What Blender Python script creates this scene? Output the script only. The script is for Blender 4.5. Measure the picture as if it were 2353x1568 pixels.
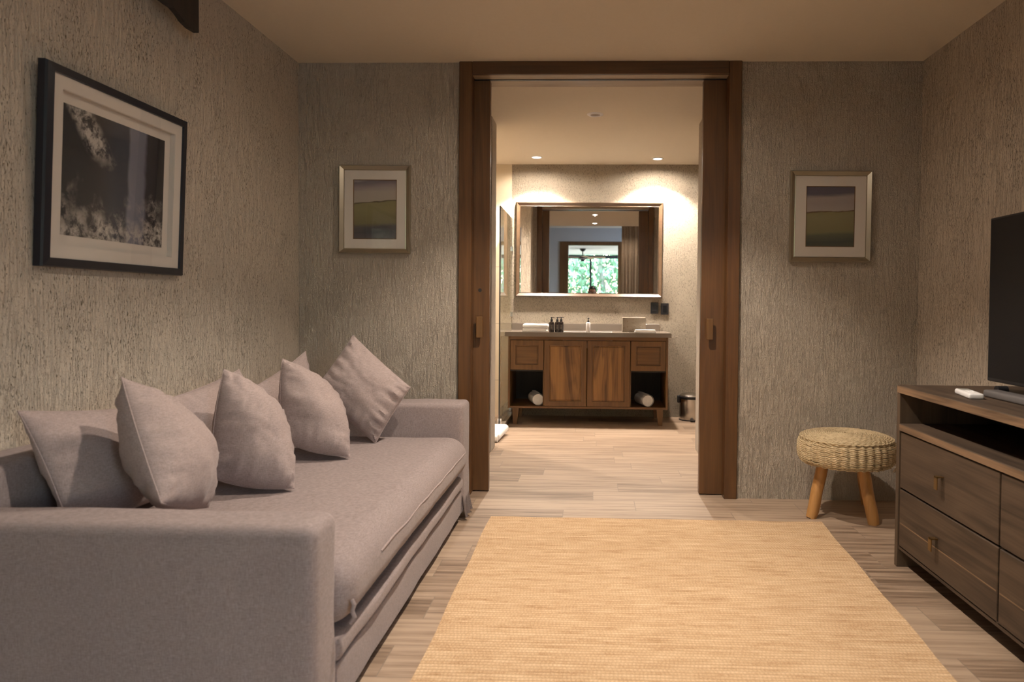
import bpy, bmesh, math, random
from mathutils import Vector, Matrix, Euler, noise
random.seed(7)
D = bpy.data
SC = bpy.context.scene
COL = SC.collection
for o in list(D.objects): D.objects.remove(o)

# ------------------------------------------------------------------ camera
W, H = 2353, 1568
F_PX, CX, CY = 1620.0, 1309.6, 740.15
yaw, pitch, roll = 0.0315263, 0.0245517, 0.00779792
def _rot():
    c, s = math.cos(yaw), math.sin(yaw); A = Matrix(((c, 0, s), (0, 1, 0), (-s, 0, c)))
    c, s = math.cos(pitch), math.sin(pitch); B = Matrix(((1, 0, 0), (0, c, -s), (0, s, c)))
    c, s = math.cos(roll), math.sin(roll); Cc = Matrix(((c, -s, 0), (s, c, 0), (0, 0, 1)))
    return Cc @ B @ A
M = _rot()
def _b(v): return Vector((v[0], v[2], -v[1]))
r_, u_, k_ = _b(M[0]), -_b(M[1]), -_b(M[2])
cd = D.cameras.new('camera'); cam = D.objects.new('camera', cd); COL.objects.link(cam)
cam.matrix_world = Matrix(((r_.x, u_.x, k_.x, 0), (r_.y, u_.y, k_.y, 0), (r_.z, u_.z, k_.z, 1.10), (0, 0, 0, 1)))
cd.sensor_fit = 'HORIZONTAL'; cd.sensor_width = 36.0; cd.lens = 36.0 * F_PX / W
cd.shift_x = (W / 2 - CX) / W; cd.shift_y = (CY - H / 2) / W
cd.clip_start = 0.01; cd.clip_end = 200
cd.dof.use_dof = True; cd.dof.focus_distance = 3.9; cd.dof.aperture_fstop = 3.2
SC.camera = cam

# ------------------------------------------------------------------ world, exposure
w = D.worlds.new('world'); SC.world = w; w.use_nodes = True
nt = w.node_tree; bg = nt.nodes['Background']
sky = nt.nodes.new('ShaderNodeTexSky'); sky.sky_type = 'NISHITA'; sky.sun_disc = False
sky.sun_elevation = math.radians(48); sky.sun_rotation = math.radians(200); sky.air_density = 1.4
nt.links.new(sky.outputs[0], bg.inputs[0]); bg.inputs[1].default_value = 1.6
SC.view_settings.view_transform = 'Standard'; SC.view_settings.look = 'None'
SC.view_settings.gamma = 1.0; SC.view_settings.use_curve_mapping = False
SC.view_settings.exposure = 0.12

# ------------------------------------------------------------------ lights (recessed ceiling downlights, daylight, added rear fill)
def spot(x, y, z, power, half, blend, color, size=0.03, aim=None):
    l = D.lights.new('downlight_lamp', 'SPOT'); l.energy = power; l.spot_size = math.radians(2 * half)
    l.spot_blend = blend; l.color = color; l.shadow_soft_size = size
    o = D.objects.new('downlight_lamp', l); o.location = (x, y, z); COL.objects.link(o)
    if aim: o.rotation_euler = (Vector(aim) - Vector((x, y, z))).to_track_quat('-Z', 'Y').to_euler()
    return o
WARM = (1.0, 0.70, 0.44); WARM2 = (1.0, 0.865, 0.725)
spot(0.03, 3.07, 2.466, 160, 55, 0.40, WARM2)
spot(0.03, 3.07, 2.468, 24, 84, 0.5, WARM2, 0.015)
spot(0.03, 1.95, 2.466, 118, 58, 0.5, WARM2)
spot(0.03, 1.95, 2.468, 10, 84, 0.5, WARM2, 0.015)
spot(-0.53, 6.60, 2.466, 230, 57, 0.30, WARM2)
spot(-0.53, 6.60, 2.468, 40, 84, 0.5, WARM2, 0.015)
spot(0.60, 6.66, 2.466, 230, 57, 0.30, WARM2)
spot(0.60, 6.66, 2.468, 40, 84, 0.5, WARM2, 0.015)
spot(-1.40, 6.05, 2.466, 190, 66, 0.5, WARM2)
al = D.lights.new('window_daylight', 'AREA'); al.shape = 'RECTANGLE'; al.size = 4.5; al.size_y = 3.0
al.energy = 4500; al.color = (0.66, 0.82, 1.0)
ao = D.objects.new('window_daylight', al); ao.location = (0, -10.2, 4.9); ao.rotation_euler = (Vector((0, -3.5, 0.6)) - Vector((0, -10.2, 4.9))).to_track_quat('-Z', 'Y').to_euler(); COL.objects.link(ao)
spot(0.75, -0.35, 2.90, 55, 62, 0.6, WARM2)  # fill spot added to brighten the rear wall and curtain
al2 = D.lights.new('unseen_window_daylight', 'AREA'); al2.shape = 'RECTANGLE'; al2.size = 1.6; al2.size_y = 2.2  # cool fill added through an unseen, guessed side window
al2.energy = 95; al2.color = (0.60, 0.78, 1.0)
ao2 = D.objects.new('unseen_window_daylight', al2); ao2.location = (2.5, -1.9, 1.5); ao2.rotation_euler = (0, math.radians(90), 0); COL.objects.link(ao2)

# ------------------------------------------------------------------ material helpers
def mat(name):
    m = D.materials.new(name); m.use_nodes = True
    n = m.node_tree.nodes; b = n['Principled BSDF']
    return m, m.node_tree, b
def nd(nt, t, **kw):
    n = nt.nodes.new(t)
    for k, v in kw.items():
        if k.startswith('i_'): n.inputs[k[2:]].default_value = v
        else: setattr(n, k, v)
    return n
def lk(nt, a, b): nt.links.new(a, b)
def coords(nt, scale=(1, 1, 1), rot=(0, 0, 0), kind='Object', loc=(0, 0, 0)):
    tc = nd(nt, 'ShaderNodeTexCoord'); mp = nd(nt, 'ShaderNodeMapping')
    mp.inputs['Scale'].default_value = scale; mp.inputs['Rotation'].default_value = rot; mp.inputs['Location'].default_value = loc
    lk(nt, tc.outputs[kind], mp.inputs[0]); return mp.outputs[0]
def noi(nt, vec, scale, detail=3, rough=0.55, dist=0.0):
    n = nd(nt, 'ShaderNodeTexNoise'); n.inputs['Scale'].default_value = scale; n.inputs['Detail'].default_value = detail
    n.inputs['Roughness'].default_value = rough; n.inputs['Distortion'].default_value = dist
    lk(nt, vec, n.inputs['Vector']); return n.outputs['Fac']
def ramp(nt, fac, stops, interp='LINEAR'):
    r = nd(nt, 'ShaderNodeValToRGB'); r.color_ramp.interpolation = interp
    e = r.color_ramp.elements
    while len(e) < len(stops): e.new(0.5)
    for i, (p, c) in enumerate(stops):
        e[i].position = p; e[i].color = (c, c, c, 1) if isinstance(c, (int, float)) else (*c, 1)
    lk(nt, fac, r.inputs[0]); return r.outputs[0]
def mth(nt, op, a, b=None, c=None, clamp=False):
    m = nd(nt, 'ShaderNodeMath', operation=op, use_clamp=clamp)
    for i, v in enumerate((a, b, c)):
        if v is None: continue
        if isinstance(v, (int, float)): m.inputs[i].default_value = v
        else: lk(nt, v, m.inputs[i])
    return m.outputs[0]
def mix(nt, fac, a, b, mode='MIX'):
    m = nd(nt, 'ShaderNodeMix', data_type='RGBA', blend_type=mode)
    for i, v in ((0, fac), (6, a), (7, b)):
        if isinstance(v, (int, float)): m.inputs[i].default_value = v
        elif isinstance(v, tuple): m.inputs[i].default_value = (*v, 1)
        else: lk(nt, v, m.inputs[i])
    return m.outputs[2]
def bump(nt, b, h, strength=0.5, dist=0.01, prev=None):
    n = nd(nt, 'ShaderNodeBump'); n.inputs['Strength'].default_value = strength; n.inputs['Distance'].default_value = dist
    lk(nt, h, n.inputs['Height'])
    if prev is not None: lk(nt, prev, n.inputs['Normal'])
    lk(nt, n.outputs[0], b.inputs['Normal']); return n.outputs[0]
def setc(b, c): b.inputs['Base Color'].default_value = (*c, 1)
def plain(name, c, rough=0.5, metal=0.0, var=0.06, scale=30, spec=0.5):
    m, t, b = mat(name); b.inputs['Roughness'].default_value = rough; b.inputs['Metallic'].default_value = metal
    b.inputs['Specular IOR Level'].default_value = spec
    v = coords(t); n = noi(t, v, scale)
    lk(t, mix(t, n, tuple(x * (1 - var) for x in c), tuple(min(1, x * (1 + var)) for x in c)), b.inputs['Base Color'])
    return m

def plaster(name, c, pit, dense, sparse, strength, lump=0.4, cm=0.5, sf=170):
    """trowelled plaster with vertical drag marks; pit = darker colour that paints shade into the gouges"""
    m, t, b = mat(name); b.inputs['Roughness'].default_value = 0.92; b.inputs['Specular IOR Level'].default_value = 0.15
    tc = coords(t, (1, 1, 1))
    n1 = noi(t, coords(t, (1, 1, 0.11)), sf, 5, 0.68, 0.5)
    streak = ramp(t, n1, [(0.36, 0.0), (0.50, 0.85), (0.75, 1.0)])
    n2 = noi(t, coords(t, (1, 1, 0.27), loc=(3, 5, 1)), 235, 3, 0.62, 0.8)
    reg = noi(t, coords(t, (1, 1, 0.40), loc=(9, 2, 4)), 9.0, 5, 0.7)
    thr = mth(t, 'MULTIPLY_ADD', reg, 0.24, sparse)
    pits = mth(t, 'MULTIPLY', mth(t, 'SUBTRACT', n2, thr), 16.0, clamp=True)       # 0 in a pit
    n3 = noi(t, tc, 190, 4, 0.65)
    n4 = noi(t, coords(t, (1, 1, 0.5)), 75, 4, 0.65)
    h = mth(t, 'ADD', mth(t, 'MULTIPLY', streak, dense), mth(t, 'ADD', mth(t, 'MULTIPLY', pits, 0.9), mth(t, 'MULTIPLY', mth(t, 'ADD', n3, n4), lump)))
    tone = noi(t, coords(t, (1, 1, 0.6)), 2.2, 3, 0.5)
    c2 = mix(t, tone, tuple(x * 0.93 for x in c), tuple(x * 1.07 for x in c))
    lk(t, mix(t, pits, mix(t, cm, c2, pit), c2), b.inputs['Base Color'])  # gouges coloured darker for the shade inside them
    bump(t, b, h, strength, 0.012)
    return m
PL = (0.70, 0.605, 0.50)
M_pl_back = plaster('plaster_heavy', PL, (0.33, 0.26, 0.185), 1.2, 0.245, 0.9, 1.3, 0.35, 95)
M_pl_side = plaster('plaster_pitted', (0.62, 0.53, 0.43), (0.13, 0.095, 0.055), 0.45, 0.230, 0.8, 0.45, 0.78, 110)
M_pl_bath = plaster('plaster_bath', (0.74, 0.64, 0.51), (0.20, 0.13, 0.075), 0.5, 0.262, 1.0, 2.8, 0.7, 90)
M_ceil = plain('ceiling_paint', (0.68, 0.60, 0.485), 0.9, var=0.03, scale=60, spec=0.1)
M_white = plain('white_paint', (0.80, 0.80, 0.80), 0.8, var=0.02)
M_grey_wall = plain('grey_paint', (0.42, 0.42, 0.44), 0.85, var=0.03)

def wood(name, c1, c2, axis='Z', scale=1.0, rough=0.45, knot=0.0, cathedral=False):
    m, t, b = mat(name); b.inputs['Roughness'].default_value = rough
    sc = {'Z': (9, 9, 0.7), 'X': (0.7, 9, 9), 'Y': (9, 0.7, 9)}[axis]
    oi = nd(t, 'ShaderNodeObjectInfo')
    tc = nd(t, 'ShaderNodeTexCoord'); ad = nd(t, 'ShaderNodeVectorMath', operation='ADD')
    lk(t, tc.outputs['Object'], ad.inputs[0]); sh = nd(t, 'ShaderNodeVectorMath', operation='SCALE'); sh.inputs[0].default_value = (7, 5, 3)
    lk(t, oi.outputs['Random'], sh.inputs['Scale']); lk(t, sh.outputs[0], ad.inputs[1])
    mp = nd(t, 'ShaderNodeMapping'); mp.inputs['Scale'].default_value = tuple(x * scale for x in sc); lk(t, ad.outputs[0], mp.inputs[0])
    big = noi(t, mp.outputs[0], 1.3, 3, 0.5, 1.2 if cathedral else 0.3)
    wv = mth(t, 'FRACT', mth(t, 'MULTIPLY', big, 7.0 if cathedral else 4.0))
    wv = mth(t, 'ABSOLUTE', mth(t, 'SUBTRACT', wv, 0.5))
    mp2 = nd(t, 'ShaderNodeMapping'); mp2.inputs['Scale'].default_value = tuple(x * scale * 12 if x > 1 else x * scale * 2 for x in sc); lk(t, ad.outputs[0], mp2.inputs[0])
    fine = noi(t, mp2.outputs[0], 1.5, 4, 0.6)
    f = mth(t, 'ADD', mth(t, 'MULTIPLY', wv, 0.35 if cathedral else 0.7), mth(t, 'MULTIPLY', fine, 0.35 if cathedral else 0.65))
    if cathedral: f = mth(t, 'ADD', f, mth(t, 'MULTIPLY', ramp(t, noi(t, mp.outputs[0], 0.85, 2, 0.45, 2.2), [(0.40, 0.0), (0.47, 0.55), (0.53, 0.25), (0.60, 0.85)]), 0.62))
    col = ramp(t, f, [(0.15, c2), (0.85, c1)])
    lk(t, col, b.inputs['Base Color']); bump(t, b, fine, 0.12, 0.002)
    return m
M_door = wood('door_frame_wood', (0.150, 0.068, 0.023), (0.068, 0.030, 0.011), 'Z', rough=0.38)
M_doorx = wood('door_header_wood', (0.125, 0.058, 0.024), (0.055, 0.027, 0.013), 'X', rough=0.38)
M_head_in = wood('header_soffit_wood', (0.42, 0.32, 0.22), (0.30, 0.22, 0.14), 'X', rough=0.4)
M_van = wood('vanity_wood', (0.33, 0.165, 0.052), (0.085, 0.038, 0.013), 'Z', 0.7, 0.42, cathedral=True)
M_vanf = wood('vanity_frame_wood', (0.20, 0.098, 0.031), (0.10, 0.047, 0.015), 'Z', 1.0, 0.42)
M_vanx = wood('vanity_rail_wood', (0.20, 0.098, 0.031), (0.10, 0.047, 0.015), 'X', 1.0, 0.42)
M_con = wood('weathered_wood', (0.100, 0.064, 0.040), (0.022, 0.013, 0.008), 'Y', 1.0, 0.6)
M_con_edge = wood('weathered_wood_edge', (0.30, 0.185, 0.105), (0.05, 0.028, 0.016), 'Y', 1.0, 0.6)
M_conz = wood('weathered_wood_side', (0.12, 0.08, 0.05), (0.04, 0.024, 0.014), 'Z', 1.0, 0.6)
M_teak = wood('pale_teak', (0.55, 0.29, 0.10), (0.36, 0.17, 0.05), 'Z', 1.2, 0.45)
M_orn = wood('dark_driftwood', (0.030, 0.022, 0.018), (0.012, 0.010, 0.009), 'Z', 2.0, 0.6)
M_mirfr = wood('mirror_frame_wood', (0.13, 0.078, 0.044), (0.075, 0.044, 0.025), 'X', 1.0, 0.35)

def fabric(name, c, s=420, contrast=0.22, bs=0.25):
    m, t, b = mat(name); b.inputs['Roughness'].default_value = 0.95; b.inputs['Specular IOR Level'].default_value = 0.1
    b.inputs['Sheen Weight'].default_value = 0.12
    a = noi(t, coords(t, (1, 1, 0.14)), s, 2, 0.6); d = noi(t, coords(t, (0.14, 0.14, 1)), s, 2, 0.6)
    e = noi(t, coords(t), 5, 3); g = noi(t, coords(t), s * 1.4, 2)
    f = mth(t, 'ADD', mth(t, 'ADD', mth(t, 'MULTIPLY', a, 0.42), mth(t, 'MULTIPLY', d, 0.42)), mth(t, 'ADD', mth(t, 'MULTIPLY', e, 0.08), mth(t, 'MULTIPLY', g, 0.22)))
    lk(t, ramp(t, f, [(0.42, tuple(x * (1 - contrast) for x in c)), (0.75, tuple(x * (1 + contrast) for x in c))]), b.inputs['Base Color'])
    bump(t, b, mth(t, 'ADD', a, d), bs, 0.0015)
    return m
M_sofa = fabric('sofa_linen', (0.295, 0.236, 0.226), 520, 0.30)
M_pil = fabric('cushion_linen', (0.345, 0.272, 0.256), 520, 0.28)
M_curt = fabric('curtain_cloth', (0.48, 0.36, 0.26), 200)
M_towel = plain('white_terry', (0.86, 0.84, 0.82), 0.95, var=0.06, scale=400, spec=0.1)
M_black = plain('black_lacquer', (0.010, 0.012, 0.020), 0.35)
M_plastic = plain('black_plastic', (0.014, 0.014, 0.017), 0.35)
M_screen = plain('dark_screen', (0.008, 0.008, 0.010), 0.45, spec=0.25)
M_matb = plain('mat_board', (0.62, 0.56, 0.50), 0.9, var=0.02, scale=200)
M_silver = plain('champagne_metal', (0.50, 0.45, 0.35), 0.30, 0.9, var=0.04)
M_steel = plain('brushed_steel', (0.55, 0.52, 0.48), 0.22, 1.0, var=0.05)
M_chrome = plain('chrome', (0.8, 0.8, 0.8), 0.1, 1.0, var=0.02)
M_bronze = plain('aged_bronze', (0.20, 0.12, 0.045), 0.4, 0.8)
M_quartz = plain('grey_quartz', (0.185, 0.152, 0.125), 0.22, var=0.08, scale=300)
M_whitep = plain('white_plastic', (0.80, 0.78, 0.78), 0.35, var=0.02)
M_grey = plain('grey_plastic', (0.13, 0.12, 0.12), 0.4)
M_amber = plain('dark_amber_bottle', (0.020, 0.012, 0.010), 0.12)
M_label = plain('bottle_label', (0.05, 0.042, 0.038), 0.6)
M_lab_txt = plain('label_print', (0.35, 0.32, 0.28), 0.6)
M_skin = plain('skin', (0.50, 0.28, 0.20), 0.5)
M_hair = plain('dark_hair', (0.018, 0.012, 0.010), 0.45, scale=200, var=0.4)
M_cloth = fabric('dark_shirt', (0.05, 0.05, 0.06), 300)
M_jean = fabric('blue_jeans', (0.05, 0.07, 0.12), 300)
M_dark_metal = plain('dark_window_metal', (0.03, 0.035, 0.045), 0.4, 0.3)

# travertine box
m, t, b = mat('porous_stone'); b.inputs['Roughness'].default_value = 0.8
n = noi(t, coords(t, (1, 1, 1.6)), 55, 4, 0.65); p = ramp(t, n, [(0.34, 0.0), (0.45, 1.0)])
lk(t, mix(t, p, (0.20, 0.14, 0.09), mix(t, noi(t, coords(t), 12), (0.22, 0.185, 0.14), (0.36, 0.305, 0.24))), b.inputs['Base Color']); bump(t, b, p, 0.6, 0.004); M_trav = m
# shower tile
m, t, b = mat('cream_stone_tile'); b.inputs['Roughness'].default_value = 0.3
tc = nd(t, 'ShaderNodeTexCoord'); sp = nd(t, 'ShaderNodeSeparateXYZ'); lk(t, tc.outputs['Object'], sp.inputs[0])
fz = mth(t, 'FRACT', mth(t, 'MULTIPLY', mth(t, 'ADD', sp.outputs[2], 0.215), 1 / 0.56))
fx = mth(t, 'FRACT', mth(t, 'MULTIPLY', mth(t, 'ADD', sp.outputs[0], sp.outputs[1]), 1 / 0.9))
g = mth(t, 'MAXIMUM', mth(t, 'LESS_THAN', fz, 0.009), mth(t, 'LESS_THAN', fx, 0.005))
lk(t, mix(t, g, mix(t, noi(t, coords(t), 5, 4), (0.62, 0.52, 0.38), (0.70, 0.60, 0.46)), (0.40, 0.33, 0.25)), b.inputs['Base Color']); M_tile = m
# wood look floor tiles, boards running left-right, 19 cm rows
m, t, b = mat('wood_look_tile'); b.inputs['Roughness'].default_value = 0.45
tc = nd(t, 'ShaderNodeTexCoord'); sp = nd(t, 'ShaderNodeSeparateXYZ'); lk(t, tc.outputs['Object'], sp.inputs[0])
RH, RL = 0.191, 0.89
yy = mth(t, 'MULTIPLY', mth(t, 'SUBTRACT', sp.outputs[1], 3.748 - 40 * RH), 1 / RH)
row = mth(t, 'FLOOR', yy); fy = mth(t, 'FRACT', yy)
wn = nd(t, 'ShaderNodeTexWhiteNoise', noise_dimensions='1D'); lk(t, row, wn.inputs['W'])
xx = mth(t, 'ADD', mth(t, 'MULTIPLY', sp.outputs[0], 1 / RL), mth(t, 'MULTIPLY', wn.outputs['Value'], 5.0))
cx = mth(t, 'FLOOR', xx); fx = mth(t, 'FRACT', xx)
cid = mth(t, 'ADD', mth(t, 'MULTIPLY', row, 17.31), cx)
wn2 = nd(t, 'ShaderNodeTexWhiteNoise', noise_dimensions='1D'); lk(t, cid, wn2.inputs['W'])
cmb = nd(t, 'ShaderNodeCombineXYZ'); lk(t, sp.outputs[0], cmb.inputs[0])
lk(t, mth(t, 'ADD', sp.outputs[1], mth(t, 'MULTIPLY', wn2.outputs['Value'], 11.0)), cmb.inputs[1]); lk(t, mth(t, 'MULTIPLY', wn2.outputs['Value'], 9.0), cmb.inputs[2])
mp = nd(t, 'ShaderNodeMapping'); mp.inputs['Scale'].default_value = (1.1, 22, 1); lk(t, cmb.outputs[0], mp.inputs[0])
gr = noi(t, mp.outputs[0], 1.6, 5, 0.6, 0.4)
mp = nd(t, 'ShaderNodeMapping'); mp.inputs['Scale'].default_value = (5, 170, 1); lk(t, cmb.outputs[0], mp.inputs[0])
gf = noi(t, mp.outputs[0], 1.5, 3, 0.6)
f = mth(t, 'ADD', mth(t, 'ADD', mth(t, 'MULTIPLY', gr, 0.75), mth(t, 'MULTIPLY', gf, 0.22)), mth(t, 'MULTIPLY', mth(t, 'SUBTRACT', wn2.outputs['Value'], 0.5), 0.17))
col = ramp(t, f, [(0.30, (0.150, 0.100, 0.067)), (0.45, (0.295, 0.208, 0.146)), (0.60, (0.43, 0.318, 0.23))])
grt = mth(t, 'MAXIMUM', mth(t, 'LESS_THAN', fy, 0.014), mth(t, 'LESS_THAN', fx, 0.0035))
lk(t, mix(t, grt, col, (0.24, 0.185, 0.14)), b.inputs['Base Color'])
bump(t, b, mth(t, 'SUBTRACT', 1.0, grt), 0.35, 0.002); M_floor = m
# jute rug
m, t, b = mat('woven_jute'); b.inputs['Roughness'].default_value = 0.95; b.inputs['Specular IOR Level'].default_value = 0.1
tc = nd(t, 'ShaderNodeTexCoord'); sp = nd(t, 'ShaderNodeSeparateXYZ'); lk(t, tc.outputs['Object'], sp.inputs[0])
wob = mth(t, 'MULTIPLY', noi(t, coords(t, (1, 1, 1)), 6, 2), 0.006)
yr = mth(t, 'MULTIPLY', mth(t, 'ADD', sp.outputs[1], wob), 1 / 0.0165)
fy = mth(t, 'FRACT', yr); row = mth(t, 'FLOOR', yr)
wn = nd(t, 'ShaderNodeTexWhiteNoise', noise_dimensions='1D'); lk(t, row, wn.inputs['W'])
xr = mth(t, 'ADD', mth(t, 'MULTIPLY', sp.outputs[0], 1 / 0.0125), mth(t, 'MULTIPLY', wn.outputs['Value'], 1.0))
rib = mth(t, 'SINE', mth(t, 'MULTIPLY', fy, math.pi)); kn = mth(t, 'ABSOLUTE', mth(t, 'SINE', mth(t, 'MULTIPLY', xr, math.pi)))
hh = mth(t, 'MULTIPLY', mth(t, 'POWER', rib, 0.6), mth(t, 'ADD', mth(t, 'MULTIPLY', kn, 0.5), 0.5))
st = noi(t, coords(t, (3.0, 60, 1)), 1.2, 4, 0.6); fl = noi(t, coords(t), 230, 3)
cm = nd(t, 'ShaderNodeCombineXYZ'); lk(t, mth(t, 'MULTIPLY', sp.outputs[0], 6.0), cm.inputs[0]); lk(t, mth(t, 'MULTIPLY', row, 1.7), cm.inputs[1])
rn = noi(t, cm.outputs[0], 1.0, 3, 0.7)
f = mth(t, 'ADD', mth(t, 'ADD', mth(t, 'MULTIPLY', st, 0.30), mth(t, 'MULTIPLY', rn, 0.38)), mth(t, 'MULTIPLY', fl, 0.32))
base = ramp(t, f, [(0.34, (0.36, 0.20, 0.095)), (0.47, (0.60, 0.41, 0.245)), (0.62, (0.77, 0.57, 0.37))])
lk(t, mix(t, mth(t, 'MULTIPLY', mth(t, 'SUBTRACT', 1.0, hh), 0.55), base, (0.34, 0.215, 0.115)), b.inputs['Base Color'])
bump(t, b, mth(t, 'ADD', hh, mth(t, 'MULTIPLY', fl, 0.3)), 0.6, 0.004); M_rug = m
# seagrass rope
m, t, b = mat('seagrass_rope'); b.inputs['Roughness'].default_value = 0.85
f = noi(t, coords(t), 60, 3); f2 = noi(t, coords(t, (1, 1, 1)), 420, 2)
lk(t, ramp(t, mth(t, 'ADD', mth(t, 'MULTIPLY', f, 0.6), mth(t, 'MULTIPLY', f2, 0.4)), [(0.3, (0.30, 0.215, 0.115)), (0.6, (0.60, 0.47, 0.29))]), b.inputs['Base Color'])
bump(t, b, f2, 0.4, 0.002); M_grass = m
# mirror, glass
m, t, b = mat('mirror_silver'); b.inputs['Metallic'].default_value = 1; b.inputs['Roughness'].default_value = 0.0
lk(t, mix(t, noi(t, coords(t), 2), (0.90, 0.91, 0.90), (0.92, 0.92, 0.91)), b.inputs['Base Color']); M_mirror = m
def glass(name, tint=(1, 1, 1), rough=0.0):
    m, t, b = mat(name); b.inputs['Transmission Weight'].default_value = 1; b.inputs['Roughness'].default_value = rough; b.inputs['IOR'].default_value = 1.45
    lk(t, mix(t, noi(t, coords(t), 1), tint, tuple(x * 0.99 for x in tint)), b.inputs['Base Color']); return m
M_glass = glass('shower_glass', (0.93, 0.96, 0.92)); M_winglass = glass('window_glass')
def thin_glass(name, refl=1.0):
    m, t, b = mat(name); t.nodes.remove(b)
    tr = nd(t, 'ShaderNodeBsdfTransparent'); gl = nd(t, 'ShaderNodeBsdfGlossy'); gl.inputs['Roughness'].default_value = 0.02
    fr = nd(t, 'ShaderNodeFresnel'); fr.inputs[0].default_value = 1.5
    ge = nd(t, 'ShaderNodeNewGeometry')
    ms = nd(t, 'ShaderNodeMixShader'); lk(t, mth(t, 'MULTIPLY', fr.outputs[0], mth(t, 'SUBTRACT', 1.0, ge.outputs['Backfacing'])), ms.inputs[0]); lk(t, tr.outputs[0], ms.inputs[1]); lk(t, gl.outputs[0], ms.inputs[2])
    lk(t, ms.outputs[0], t.nodes['Material Output'].inputs[0]); return m
M_picglass = thin_glass('picture_glass')
# lamp glow
def emit(name, c, s):
    m, t, b = mat(name); setc(b, c); b.inputs['Emission Color'].default_value = (*c, 1); b.inputs['Emission Strength'].default_value = s; return m
M_glow = emit('lit_bulb', (1.0, 0.86, 0.72), 12.0)
# paintings (procedural, object space: z up)
def landscape(name, seed, flip):
    m, t, b = mat(name); b.inputs['Roughness'].default_value = 0.8
    tc = nd(t, 'ShaderNodeTexCoord'); sp = nd(t, 'ShaderNodeSeparateXYZ'); lk(t, tc.outputs['Object'], sp.inputs[0])
    mp = coords(t, (4, 1, 22), loc=(seed, seed, 0)); n = noi(t, mp, 1.5, 4, 0.6, 0.5)
    tilt = mth(t, 'MULTIPLY', sp.outputs[0], 0.05)
    z = mth(t, 'ADD', mth(t, 'SUBTRACT', mth(t, 'MULTIPLY', sp.outputs[2], 1 / 0.34), mth(t, 'MULTIPLY', tilt, 1 / 0.34)), 0.5)
    z = mth(t, 'ADD', z, mth(t, 'MULTIPLY', mth(t, 'SUBTRACT', n, 0.5), 0.10 if not flip else 0.08))
    if not flip:
        st = [(0.0, (0.11, 0.095, 0.100)), (0.12, (0.065, 0.060, 0.066)), (0.20, (0.085, 0.080, 0.076)), (0.27, (0.165, 0.145, 0.070)), (0.50, (0.215, 0.190, 0.090)), (0.605, (0.21, 0.185, 0.085)),
              (0.62, (0.07, 0.045, 0.02)), (0.64, (0.36, 0.31, 0.26)), (0.80, (0.36, 0.31, 0.27)), (0.90, (0.24, 0.20, 0.21)), (0.97, (0.15, 0.125, 0.145)), (1.0, (0.28, 0.26, 0.26))]
    else:
        st = [(0.0, (0.08, 0.08, 0.055)), (0.08, (0.055, 0.060, 0.05)), (0.19, (0.10, 0.105, 0.065)), (0.24, (0.185, 0.165, 0.080)), (0.50, (0.22, 0.195, 0.100)), (0.565, (0.21, 0.185, 0.085)),
              (0.582, (0.10, 0.045, 0.02)), (0.60, (0.34, 0.29, 0.27)), (0.72, (0.30, 0.25, 0.24)), (0.82, (0.32, 0.27, 0.25)), (0.88, (0.10, 0.09, 0.12)), (1.0, (0.10, 0.085, 0.115))]
    lk(t, ramp(t, z, st), b.inputs['Base Color']); return m
M_art_l = landscape('field_painting', 1.0, False); M_art_r = landscape('meadow_painting', 5.0, True)
m, t, b = mat('ink_wash_artwork'); b.inputs['Roughness'].default_value = 0.8
tc = nd(t, 'ShaderNodeTexCoord'); sp = nd(t, 'ShaderNodeSeparateXYZ'); lk(t, tc.outputs['Object'], sp.inputs[0])
yv, zv = sp.outputs[1], sp.outputs[2]
bands = ramp(t, mth(t, 'ADD', mth(t, 'MULTIPLY_ADD', yv, 1 / 0.56, 0.5), mth(t, 'MULTIPLY', noi(t, coords(t), 12, 3), 0.05)),
             [(0.0, (0.014, 0.019, 0.024)), (0.26, (0.018, 0.018, 0.022)), (0.34, (0.028, 0.026, 0.030)), (0.48, (0.040, 0.046, 0.062)), (0.60, (0.044, 0.050, 0.070)), (0.625, (0.17, 0.175, 0.22)), (0.77, (0.14, 0.145, 0.185)), (0.80, (0.022, 0.021, 0.026)), (1.0, (0.012, 0.010, 0.011))])
blot = noi(t, coords(t), 26, 6, 0.72, 0.3); big = noi(t, coords(t, loc=(3, 1, 7)), 7, 4, 0.6)
low = mth(t, 'MULTIPLY', mth(t, 'SUBTRACT', mth(t, 'MULTIPLY_ADD', big, 0.50, -0.31), zv), 6.0, clamp=True)
dy = mth(t, 'SUBTRACT', yv, mth(t, 'MULTIPLY_ADD', mth(t, 'SUBTRACT', 0.2, zv), 0.8, -0.19))
top = mth(t, 'MULTIPLY', mth(t, 'SUBTRACT', 0.075, mth(t, 'ABSOLUTE', dy)), 25.0, clamp=True)
top = mth(t, 'MULTIPLY', top, mth(t, 'MULTIPLY', mth(t, 'SUBTRACT', zv, mth(t, 'MULTIPLY_ADD', big, 0.12, -0.02)), 20.0, clamp=True))
msk = mth(t, 'MULTIPLY', mth(t, 'MAXIMUM', low, top), mth(t, 'MULTIPLY', mth(t, 'SUBTRACT', blot, 0.43), 7.0, clamp=True))
lk(t, mix(t, msk, bands, (0.46, 0.42, 0.38)), b.inputs['Base Color']); M_art = m
M_leaf = plain('leaf_green', (0.20, 0.36, 0.20), 0.6, var=0.5, scale=3)
M_trunk = plain('tree_bark', (0.35, 0.32, 0.28), 0.9, var=0.3, scale=8)
M_ground = plain('garden_soil', (0.12, 0.14, 0.06), 0.95, var=0.3, scale=2)

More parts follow.
